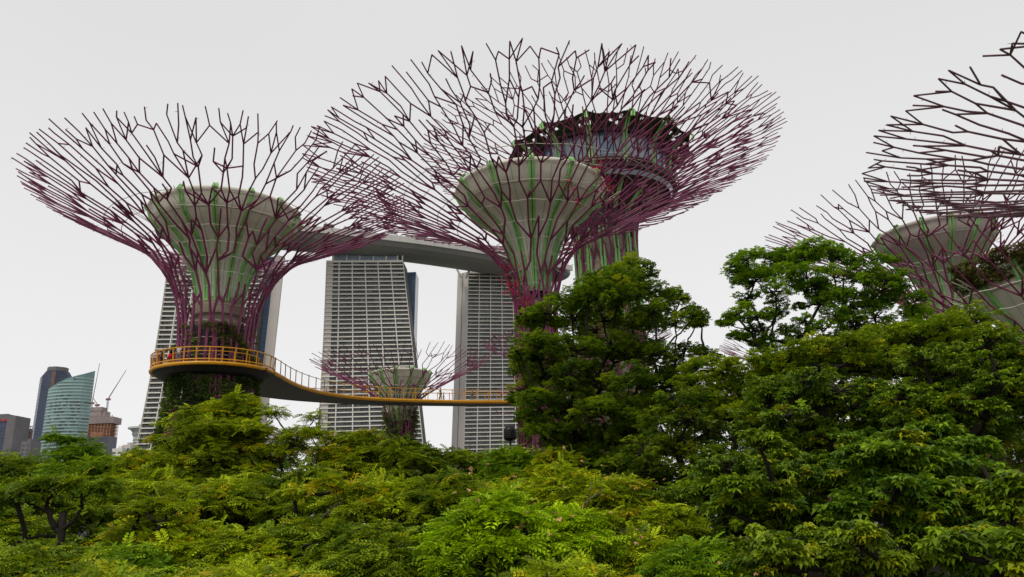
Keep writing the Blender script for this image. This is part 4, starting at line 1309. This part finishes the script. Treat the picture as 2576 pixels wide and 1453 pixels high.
def small_block(zx0, zx1, zy, D, label, mw, mwin):
    a = WP(zx0, zy, D); b = WP(zx1, zy, D)
    o = thing('office_block', ((a.x + b.x) / 2, D + 10, 0), label, 'building')
    hw_ = (b.x - a.x) / 2
    mb = MB(); mb.box(-hw_, hw_, -10, 10, 0, a.z); mb.box(-hw_ * .4, hw_ * .3, -5, 6, a.z, a.z + 3); mb.build('block', M[mw], o)
    nw = max(2, int(hw_ * 2 / 7))
    z = a.z - 4; 
    k = 0
    while z > 10 and k < 12:
        for q in range(nw):
            x = -hw_ + (q + .22) * 2 * hw_ / nw
            mb = MB(); mb.box(x, x + 1.1 * hw_ / nw, -10.15, -9.9, z - 2, z); mb.build('window', M[mwin], o)
        z -= 5; k += 1
small_block(262, 372, 1120, 880, 'small grey block just left of the navy skyscraper', 'midgrey', 'teal_dark')
small_block(1350, 1470, 1207, 850, 'low cream block below the unfinished tower', 'hotel_slab', 'hotel_win')
small_block(1470, 1572, 1162, 860, 'low pale block between the unfinished tower and the disc-headed tower', 'hotel_wall', 'hotel_win')

# ------------------------------------------------------------------ garden trees
def pad_px(px, py, rpx, D):
    p = P(px, py, D)
    dd = (p - Vector((0, 0, EYE))).dot(fw)
    return (p.x, p.y, p.z, rpx / FPX * dd)

def dome(px, top, rx, h, D, n, seed, rp=(.28, .42), low=1.0):
    """pads over an umbrella crown seen between the picture heights top and top+h"""
    rg = np.random.default_rng(seed)
    out = []
    gold = math.pi * (3 - math.sqrt(5))
    for i in range(n):
        t = (i + .5) / n
        rad = math.sqrt(t); a = i * gold + seed
        ux, uy = rad * math.cos(a), rad * math.sin(a)
        rr = rg.uniform(*rp) * rx
        sag = rad ** 2
        y = top + rr * .45 + (h - rr * .9) * (sag * .75 + .25 * rg.uniform(0, 1)) * low
        x = px + ux * (rx - rr * .6)
        depth = D + uy * (rx / FPX * D)
        out.append(pad_px(x, y, rr, depth))
    return out

YG = dict(hi=(.46, .56, .008), lo=(.075, .13, .005), yellow=(.62, .42, .008))
LG = dict(hi=(.52, .72, .008), lo=(.13, .24, .005))
MG = dict(hi=(.28, .38, .008), lo=(.04, .09, .005), yellow=(.46, .46, .008))
DG = dict(hi=(.23, .35, .008), lo=(.045, .095, .005), yellow=(.38, .38, .008))
SG = dict(hi=(.29, .44, .008), lo=(.06, .15, .005))
FE = 'spreading feathery-leaved trees in the foreground'

def umbt(label, px, top, rx, h, D, n, seed, pal, kind='pinnate5', fs=.5, dens=2.0, name='feathery_tree', flat=.60, subs=11, group=FE, tx=None, extra=None, leafm='leaf', trunk_r=.2, bark='bark', low=1.0, rp=(.28, .42), more=(), fork=None):
    pads = dome(px, top, rx, h, D, int(n * 1.25), seed, rp=rp, low=low) + [pad_px(*m) for m in more]
    q = P(tx if tx else px, 1300, D)
    leafy_tree(name, label, 'tree', (q.x, q.y), pads, kind, fs, dens, flat=flat, subs=subs, group=group, extra=extra, leafm=leafm, trunk_r=trunk_r, bark=bark, fork=fork, **pal)

pk = (.75, .38, .22)
# back row, crowns against the towers
umbt('leftmost back-row tree whose rounded top meets the skyline below the red-signed block', 20, 1122, 170, 190, 46, 15, 1, MG, fs=.5)
umbt('bright green back-row tree in front of the teal glass skyscraper', 215, 1108, 130, 160, 42, 14, 2, SG, fs=.45, more=[(145, 1105, 22, 42), (185, 1112, 20, 42)])
umbt('olive back-row tree below the foot of the left hotel tower', 370, 1122, 130, 170, 40, 14, 3, YG, fs=.45)
umbt('tall yellow-green feathery tree in front of the planted trunk of the left supertree', 560, 1008, 165, 230, 44, 30, 4, YG, fs=.5, rp=(.24, .36), more=[(600, 1015, 40, 43), (560, 1032, 45, 43), (500, 1048, 45, 42), (450, 1075, 50, 42), (420, 1110, 45, 42), (640, 1042, 50, 43), (480, 1100, 60, 41), (540, 1080, 60, 41), (620, 1090, 60, 41)])
umbt('thin sparse tree with sky showing between its sprays, right of the tall yellow-green one', 760, 1055, 105, 130, 42, 10, 5, YG, fs=.42, dens=.8, subs=7, trunk_r=.12, more=[(690, 1040, 26, 42), (790, 1052, 30, 42)])
umbt('yellow-tinged tree in front of the lower floors of the middle hotel tower', 900, 1068, 120, 170, 42, 16, 6, YG, fs=.45)
umbt('greener tree at the foot of the small supertree', 1030, 1085, 90, 150, 40, 12, 7, MG, fs=.42)
umbt('low tree under the gap between the middle and right hotel towers', 1150, 1110, 95, 130, 42, 10, 8, MG, fs=.42, dens=1.5)
umbt('fresh green tree below the right hotel tower', 1290, 1112, 110, 160, 36, 14, 9, SG, fs=.42)
umbt('light tree left of the dark central tree at its foot', 1400, 1130, 90, 140, 34, 10, 10, YG, fs=.4)
# middle row
umbt('dark-limbed tree with a forked trunk at the far left', 130, 1195, 190, 150, 27, 16, 11, MG, fs=.42, low=.8, trunk_r=.3, fork=6.2, flat=.34)
umbt('left foreground tree with drooping dark sprays on the frame edge', 10, 1270, 150, 150, 22, 12, 12, MG, fs=.4)
umbt('broad olive tree left of centre with a golden patch', 400, 1190, 190, 150, 30, 18, 13, YG, fs=.42)
umbt('mid-row tree with golden leaves just under the tall yellow-green one', 600, 1180, 170, 170, 31, 18, 14, YG, fs=.42)
umbt('dense mid-row tree below the sparse one', 780, 1165, 150, 170, 31, 16, 15, MG, fs=.42)
umbt('mid-row tree with pale tips in the middle of the picture', 960, 1190, 160, 160, 29, 17, 16, YG, fs=.42)
umbt('mid-row tree under the middle of the gap between the towers', 1130, 1180, 150, 160, 29, 16, 17, MG, fs=.42)
umbt('olive mid-row tree left of the bright lime one', 1290, 1200, 130, 150, 28, 14, 18, YG, fs=.4)
umbt('tree with a bare pale twig at the foot of the dark central tree', 1430, 1160, 120, 150, 27, 13, 19, YG, fs=.4, extra=(pk, 8, .16))
umbt('yellow-green domed tree left of the dark right-hand mass', 1560, 1195, 130, 170, 25, 16, 20, YG, fs=.38, extra=(pk, 10, .15))
umbt('golden-tipped tree beside the dark right-hand mass', 1690, 1265, 110, 150, 23, 13, 21, YG, fs=.36)
# front row
umbt('near tree with a dark trunk in the lower left, golden sprays on its left', 420, 1290, 180, 150, 20, 17, 22, YG, fs=.36, trunk_r=.22)
umbt('near tree in the lower left corner', 90, 1370, 210, 140, 15, 15, 23, MG, fs=.33)
umbt('near tree between the lower left corner and the dark trunk', 300, 1370, 150, 150, 17, 13, 24, SG, fs=.34)
umbt('near olive tree left of bottom centre', 600, 1340, 160, 170, 18, 15, 25, YG, fs=.34)
umbt('near dense tree at bottom centre left', 780, 1290, 170, 190, 19, 17, 26, MG, fs=.34)
umbt('near dark tree at bottom centre with thick black limbs', 960, 1310, 160, 200, 17, 16, 27, MG, fs=.33, trunk_r=.24)
umbt('bright lime tree with peach blossoms at bottom centre', 1240, 1232, 165, 230, 15.5, 20, 28, LG, fs=.36, rp=(.24, .36), extra=(pk, 24, .12))
umbt('lime tree with a few blossoms right of the brightest one', 1430, 1270, 130, 200, 16.5, 15, 29, LG, fs=.34, extra=(pk, 16, .12))
umbt('mid-green near tree between the lime trees and the dark right mass', 1590, 1330, 140, 170, 17, 15, 30, YG, fs=.33, extra=(pk, 8, .12))
umbt('emerald near tree at the foot of the dark right mass', 1750, 1370, 140, 150, 15, 14, 31, SG, fs=.33, extra=(pk, 12, .12))
umbt('lowest near tree on the bottom edge below the lime trees', 1420, 1420, 160, 110, 13, 11, 33, YG, fs=.3, extra=(pk, 8, .1))
umbt('lowest near tree on the bottom edge of the left half', 640, 1430, 200, 100, 14, 12, 34, YG, fs=.31)
umbt('lowest near tree in the left bottom, right of the corner', 250, 1440, 180, 90, 13, 10, 35, MG, fs=.3)

def padt(name, label, D, tx, pads, pal, kind, fs, dens, spread=1.5, flat=.65, subs=12, group=None, leafm='leaf', trunk_r=.3, fork=None, seed=0, under=.45, bark='bark', fat=1.28, back=.95):
    rg = np.random.default_rng(900 + seed)
    W = []
    for q in pads:
        dD = q[3] if len(q) > 3 else rg.uniform(-spread, spread)
        W.append(pad_px(q[0], q[1], q[2] * fat, D + dD))
        if back and rg.uniform() < back:
            W.append(pad_px(q[0] + rg.uniform(-22, 22), q[1] + rg.uniform(0, 34), q[2] * 1.15, D + dD + rg.uniform(1.2, 2.6)))
    b = P(tx, 1300, D)
    leafy_tree(name, label, 'tree', (b.x, b.y), W, kind, fs, dens, flat=flat, subs=subs, group=group, leafm=leafm, trunk_r=trunk_r, fork=fork, under=under, bark=bark, **pal)

# the dark central tree
ct_pads = [(1590, 680, 42), (1560, 700, 45), (1620, 690, 30), (1500, 705, 30), (1545, 740, 55), (1480, 750, 50), (1420, 755, 38), (1600, 745, 45), (1650, 735, 38), (1690, 745, 30), (1380, 790, 45), (1345, 810, 42),
           (1440, 800, 45), (1520, 810, 55), (1590, 815, 55), (1640, 790, 40), (1700, 790, 42), (1740, 800, 32), (1760, 815, 18), (1330, 860, 40), (1380, 870, 50), (1450, 880, 55), (1530, 880, 55), (1600, 885, 50), (1660, 890, 40),
           (1720, 885, 40), (1770, 890, 32), (1320, 920, 38), (1370, 940, 50), (1430, 950, 50), (1500, 955, 55), (1580, 960, 55), (1650, 955, 45), (1320, 985, 35), (1360, 1010, 50), (1430, 1030, 55), (1500, 1030, 50), (1570, 1035, 55), (1630, 1030, 50),
           (1330, 1060, 32), (1380, 1085, 50), (1450, 1100, 50), (1530, 1100, 55), (1600, 1100, 55), (1400, 1140, 40), (1480, 1160, 50), (1560, 1165, 50), (1690, 960, 42), (1720, 935, 32), (1300, 1010, 20), (1305, 890, 20)]
padt('layered_tree', 'big dark green layered tree in the centre hiding the second supertree trunk', 38, 1530, ct_pads, dict(hi=(.24, .36, .008), lo=(.04, .095, .005), yellow=(.46, .50, .008)), 'whorl7', .27, 1.8, spread=2.4, fat=1.38, back=1.0, flat=.75, subs=10, leafm='leaf_thin', trunk_r=.38, fork=9.0, seed=1)
ct2 = [(1700, 1000, 50), (1760, 1010, 45), (1660, 1060, 55), (1730, 1060, 55), (1620, 1130, 60), (1700, 1130, 60), (1780, 1080, 50), (1640, 1190, 60), (1720, 1200, 55), (1790, 1150, 50), (1700, 1260, 60), (1780, 1240, 60)]
padt('layered_tree', 'mid-green layered tree at the right foot of the big central tree', 31, 1700, ct2, MG, 'whorl7', .25, 1.5, spread=2, flat=.7, leafm='leaf_thin', trunk_r=.25, seed=2)
# the yellow-green layered one between
yl = [(1760, 925, 42), (1820, 930, 50), (1870, 950, 45), (1800, 975, 45), (1860, 990, 45), (1740, 1000, 36), (1780, 1025, 50), (1850, 1040, 45), (1900, 1010, 40), (1930, 950, 40), (1720, 960, 30)]
padt('layered_tree', 'yellow-green tree with flat layers between the central tree and the dark right mass', 34, 1840, yl, dict(hi=(.44, .52, .008), lo=(.13, .22, .008)), 'whorl7', .24, 1.5, spread=1.5, flat=.55, leafm='leaf_thin', trunk_r=.2, seed=3)
# bright green tree on the right with trunks showing
rt1 = [(2050, 625, 40), (2085, 640, 40), (1880, 655, 40), (1925, 650, 45), (1975, 655, 42), (2020, 650, 40), (2130, 655, 42), (2180, 665, 42), (2230, 662, 30), (1860, 690, 30), (1900, 700, 45), (1960, 700, 48), (2030, 700, 50), (2100, 700, 50), (2170, 710, 50), (2230, 715, 45),
       (1880, 750, 30), (1950, 735, 42), (2100, 745, 45), (2180, 755, 45), (2250, 755, 45), (2290, 790, 45), (1860, 790, 38), (1840, 815, 22), (1905, 800, 38), (1950, 790, 32), (2050, 720, 40), (2200, 800, 45), (2260, 820, 45), (2330, 815, 42), (1895, 835, 28), (1935, 850, 30), (2150, 820, 40), (2330, 850, 50), (2380, 840, 42), (2300, 760, 35), (2255, 700, 30), (2120, 780, 40), (2150, 870, 50), (2080, 870, 40), (2270, 870, 55), (2430, 860, 38), (2195, 770, 35), (2062, 762, 36), (2100, 795, 34), (2025, 808, 26), (2070, 828, 34), (2120, 740, 34), (2010, 775, 18), (1980, 835, 28), (1990, 860, 24), (2210, 850, 50)]
padt('layered_tree', 'bright green tree with thin trunks and sky gaps, in front of the grey funnel', 42, 2110, rt1, dict(hi=(.29, .47, .008), lo=(.07, .17, .005)), 'whorl7', .28, 1.9, spread=1.8, back=.6, fat=1.22, flat=.75, leafm='leaf_thin', trunk_r=.24, fork=13.0, seed=4, subs=9)
sk2 = [(1815, 815, 14), (1850, 800, 16), (1880, 770, 16), (1870, 850, 16), (1905, 865, 18), (1935, 880, 22)]
padt('young_tree', 'slim young tree with a leaning stem left of the bright green tree', 43, 2005, sk2 + [(1960, 760, 30), (1945, 800, 26)], SG, 'whorl7', .28, 1.2, back=0, trunk_r=.14, fork=12.5, seed=5)

# right-hand dark mass: several big trees
m1 = [(2440, 800, 50), (2380, 820, 55), (2500, 850, 40), (2300, 850, 60), (2220, 860, 60), (2130, 870, 55), (2060, 880, 50), (1990, 890, 50), (1930, 905, 45), (2450, 860, 60), (2540, 880, 50), (2360, 880, 60)]
m1 += [(x, y + 60 + 20 * math.sin(x), 62) for x, y in ((1960, 880), (2060, 880), (2160, 870), (2260, 875), (2360, 870), (2460, 865), (2560, 880))]
padt('broadleaf_tree', 'sunlit yellow-green crown along the top of the right-hand mass of trees', 33, 2300, m1, dict(hi=(.36, .46, .008), lo=(.10, .19, .006), yellow=(.50, .48, .01)), 'whorl7', .26, 1.5, spread=2.2, flat=.7, trunk_r=.3, seed=6)
def blob(cx, cy, rx, ry, n, seed, r=(40, 60)):
    rg = np.random.default_rng(seed); out = []
    gold = math.pi * (3 - math.sqrt(5))
    for i in range(n):
        t = math.sqrt((i + .5) / n); a = i * gold
        out.append((cx + rx * t * math.cos(a), cy + ry * t * math.sin(a), rg.uniform(*r), rg.uniform(-1.5, 2.0)))
    return out
padt('broadleaf_tree', 'dark large-leaved tree with black hollows in the middle of the right-hand mass', 22, 2080, blob(2060, 1060, 190, 120, 22, 1), DG, 'whorl8', .25, 1.25, flat=.7, leafm='leaf_dark', seed=7, subs=12)
padt('broadleaf_tree', 'dark large-leaved tree against the right frame edge', 19, 2500, blob(2440, 1000, 200, 130, 24, 2), DG, 'whorl8', .25, 1.25, flat=.7, leafm='leaf_dark', seed=8, subs=12)
padt('broadleaf_tree', 'large-leaved tree with drooping rosettes right of the near emerald tree', 17, 1960, blob(1930, 1240, 150, 130, 18, 3), DG, 'whorl8', .29, 1.3, flat=.7, leafm='leaf_dark', seed=9, subs=12)
padt('broadleaf_tree', 'near large-leaved tree with lighter rosettes in the lower right', 15, 2330, blob(2300, 1210, 220, 130, 24, 4), dict(hi=(.21, .34, .010), lo=(.045, .11, .006), yellow=(.42, .42, .01)), 'whorl8', .29, 1.3, flat=.7, leafm='leaf_dark', seed=10, subs=12)
padt('broadleaf_tree', 'shadowy large-leaved tree in the lower right corner', 13, 2540, blob(2500, 1330, 140, 130, 14, 5), DG, 'whorl8', .31, 1.3, flat=.7, leafm='leaf_dark', seed=11, subs=12)
padt('broadleaf_tree', 'lowest mid-green tree on the bottom edge right of the emerald tree', 12, 2080, blob(2080, 1400, 210, 60, 14, 6), MG, 'whorl8', .22, 1.2, flat=.7, leafm='leaf_dark', seed=12, subs=12)

fl = [(x, 1290 + 60 * math.sin(x * .013), 75) for x in range(1760, 2640, 85)] + [(x, 1390, 80) for x in range(1800, 2640, 100)] + [(1700, 1310, 60), (1770, 1300, 60), (1740, 1250, 55), (1650, 1270, 55)]
padt('broadleaf_tree', 'low dark tree closing the hollows of the right-hand mass from behind', 25, 2240, fl, DG, 'whorl7', .28, 1.1, flat=.75, leafm='leaf_dark', seed=16, back=0)
fl = [(x, 1125 + 22 * math.sin(x * .02), 75) for x in range(1460, 2620, 95)] + [(x, 1030 + 12 * math.sin(x), 62) for x in range(1500, 2620, 80)] + [(x, 945 + 14 * math.sin(x), 55) for x in range(1960, 2600, 70)] + [(x, 1210, 80) for x in range(1500, 2620, 120)]
padt('broadleaf_tree', 'shaded wide tree filling the background behind the right-hand mass', 44, 2050, fl, DG, 'whorl7', .34, 1.1, flat=.7, leafm='leaf_dark', seed=13, back=0)
fl = [(x, 1195 + 14 * math.sin(x * .03), 70) for x in range(-40, 760, 90)]
padt('broadleaf_tree', 'shaded wide tree behind the left back row, below the skyline', 52, 350, fl, DG, 'whorl7', .36, 1.0, flat=.7, leafm='leaf_dark', seed=14, back=0)
fl = [(x, 1185 + 14 * math.sin(x * .03), 70) for x in range(760, 1480, 90)]
padt('broadleaf_tree', 'shaded wide tree behind the middle back row at the foot of the towers', 52, 1100, fl, DG, 'whorl7', .36, 1.0, flat=.7, leafm='leaf_dark', seed=15, back=0)
fl = [(x, 1300 + 25 * math.sin(x * .02), 60) for x in range(-60, 1500, 75)] + [(150, 1300, 55), (190, 1318, 55), (235, 1300, 55), (110, 1320, 55), (540, 1330, 50), (500, 1310, 50)] + [(x, 1362, 48, -8) for x in range(-20, 1400, 70)]
padt('broadleaf_tree', 'low dark thicket-like tree closing the hollows under the middle row on the left', 33, 700, fl, DG, 'whorl7', .3, 1.1, flat=.75, leafm='leaf_dark', seed=17, back=0)

# grass-like clump and dark loudspeaker at the foot of the second supertree
q = P(1362, 1140, 36)
t_ = thing('spiky_plant', (q.x, q.y, 0), 'blue-green spiky plant between the fresh green trees and the dark central tree', 'plant')
rng = np.random.default_rng(4)
mb = MB()
for k in range(60):
    a = rng.uniform(0, 2 * math.pi); el = rng.uniform(.5, 1.4); L = rng.uniform(.9, 1.5)
    b = np.array((0, 0, q.z - 1.2)); d = np.array((math.cos(a) * math.cos(el), math.sin(a) * math.cos(el), math.sin(el)))
    pts = [b, b + d * L * .6, b + d * L + np.array((0, 0, -.18))]
    mb.tube(pts, [.035, .03, .004], 4, cap=False)
mb.build('blades', mat('blue_green_blade', (.05, .10, .06), rough=.5), t_)
mb = MB(); mb.tube([(0, 0, 0), (.1, 0, q.z * .5), (0, 0, q.z - 1.1)], [.16, .13, .12], 8); mb.build('stem', M['bark'], t_)
q = P(1283, 1092, 50)
t_ = thing('loudspeaker', (q.x, q.y, 0), 'round black loudspeaker head peeking over the trees in front of the right hotel tower', 'loudspeaker')
mb = MB(); mb.lathe([(.02, q.z + .55), (.3, q.z + .5), (.42, q.z + .25), (.44, q.z - .2), (.38, q.z - .4), (.05, q.z - .45)], 20); mb.build('housing', M['black'], t_, smooth=True)
mb = MB()
for z in np.arange(q.z - .3, q.z + .2, .12): mb.lathe([(.43, z), (.46, z + .02), (.43, z + .05)], 20)
mb.build('grille', M['black'], t_)
mb = MB(); mb.tube([(0, 0, 0), (0, 0, q.z - .4)], .07, 8); mb.build('post', M['black'], t_)

def limb_tree(label, D, limbs, pads, pal, seed, bark='bark', fs=.33, name='feathery_tree'):
    padt(name, label, D, limbs[0][0][0], pads, pal, 'pinnate5', fs, 2.0, spread=.6, flat=.5, subs=7, leafm='leaf', trunk_r=.06, seed=seed, back=0, fat=1.0, group=FE)
    root = [o for o in bpy.data.objects if o.get('label') == label][0]
    rg = np.random.default_rng(seed)
    for L in limbs:
        mb = MB(); pts = []; rr = []
        for (px, py, rp) in L:
            q = pad_px(px, py, rp, D + rg.uniform(-.15, .15)); pts.append((q[0] - root.location.x, q[1] - root.location.y, q[2])); rr.append(q[3])
        if L is limbs[0]: pts.insert(0, (0, 0, 0)); rr.insert(0, rr[0] * 1.5)
        P2 = resamp(np.array(pts), 8); R2 = .62 * np.interp(np.linspace(0, len(rr) - 1, len(P2)), range(len(rr)), rr)
        P2[1:-1] += rg.normal(scale=.02, size=(len(P2) - 2, 3))
        mb.tube(P2, R2, 8); mb.build('limb', M[bark], root, smooth=True)
limb_tree('small dark tree with a bare U-shaped fork showing at the lower left', 17.6,
          [[(150, 1372, 15), (148, 1335, 14)], [(148, 1338, 12), (128, 1305, 10), (118, 1270, 8), (135, 1238, 5)], [(148, 1338, 12), (180, 1315, 9), (202, 1285, 7), (206, 1250, 5), (190, 1225, 3)],
           [(124, 1290, 6), (85, 1272, 5), (40, 1258, 3)], [(118, 1265, 5), (100, 1245, 3), (70, 1235, 2)], [(140, 1350, 7), (80, 1352, 5), (30, 1375, 4), (-10, 1400, 3)], [(204, 1262, 4), (235, 1238, 3), (260, 1228, 2)]],
          [(40, 1250, 34), (130, 1222, 36), (200, 1218, 36), (265, 1222, 32), (-10, 1262, 36), (85, 1228, 30)], MG, 71)
limb_tree('small dark tree with a short black trunk between golden sprays, lower left', 18.6,
          [[(405, 1395, 12), (402, 1330, 11)], [(402, 1335, 9), (385, 1305, 6), (360, 1290, 3)], [(403, 1332, 9), (425, 1300, 6), (450, 1282, 3)], [(404, 1360, 6), (370, 1352, 4), (330, 1360, 3)]],
          [(355, 1282, 32), (400, 1270, 30), (455, 1272, 34), (320, 1355, 28)], YG, 72)
limb_tree('small tree with a pale forked twig above its leaves near bottom centre left', 19.6,
          [[(770, 1380, 7), (790, 1320, 6), (850, 1272, 4)], [(850, 1272, 4), (885, 1240, 2.2)], [(852, 1270, 3.5), (845, 1245, 2), (820, 1225, 1.5)], [(800, 1312, 3), (830, 1290, 2)]],
          [(890, 1232, 30), (815, 1218, 30), (740, 1240, 30)], YG, 73, bark='bark_pale')
limb_tree('small tree with a pale bare Y-shaped twig left of the golden dome', 17,
          [[(1480, 1400, 5), (1468, 1285, 4), (1480, 1258, 3)], [(1480, 1258, 3), (1488, 1232, 1.6), (1486, 1215, 1.4)], [(1480, 1258, 2.6), (1505, 1240, 1.6), (1518, 1232, 1.2)]],
          [(1430, 1300, 30), (1510, 1300, 30)], YG, 74, bark='bark_pale')
# undergrowth: closes the view below the crowns
rng = np.random.default_rng(55)
n = 95000
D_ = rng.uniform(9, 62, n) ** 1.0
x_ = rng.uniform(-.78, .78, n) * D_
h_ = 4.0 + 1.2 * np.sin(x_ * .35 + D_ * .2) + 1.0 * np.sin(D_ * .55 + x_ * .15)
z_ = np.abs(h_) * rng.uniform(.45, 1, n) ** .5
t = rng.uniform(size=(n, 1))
col = np.array((.012, .028, .005)) * (1 - t) + np.array((.04, .075, .008)) * t  # shade of the hollows put into the colour: leaves darkened
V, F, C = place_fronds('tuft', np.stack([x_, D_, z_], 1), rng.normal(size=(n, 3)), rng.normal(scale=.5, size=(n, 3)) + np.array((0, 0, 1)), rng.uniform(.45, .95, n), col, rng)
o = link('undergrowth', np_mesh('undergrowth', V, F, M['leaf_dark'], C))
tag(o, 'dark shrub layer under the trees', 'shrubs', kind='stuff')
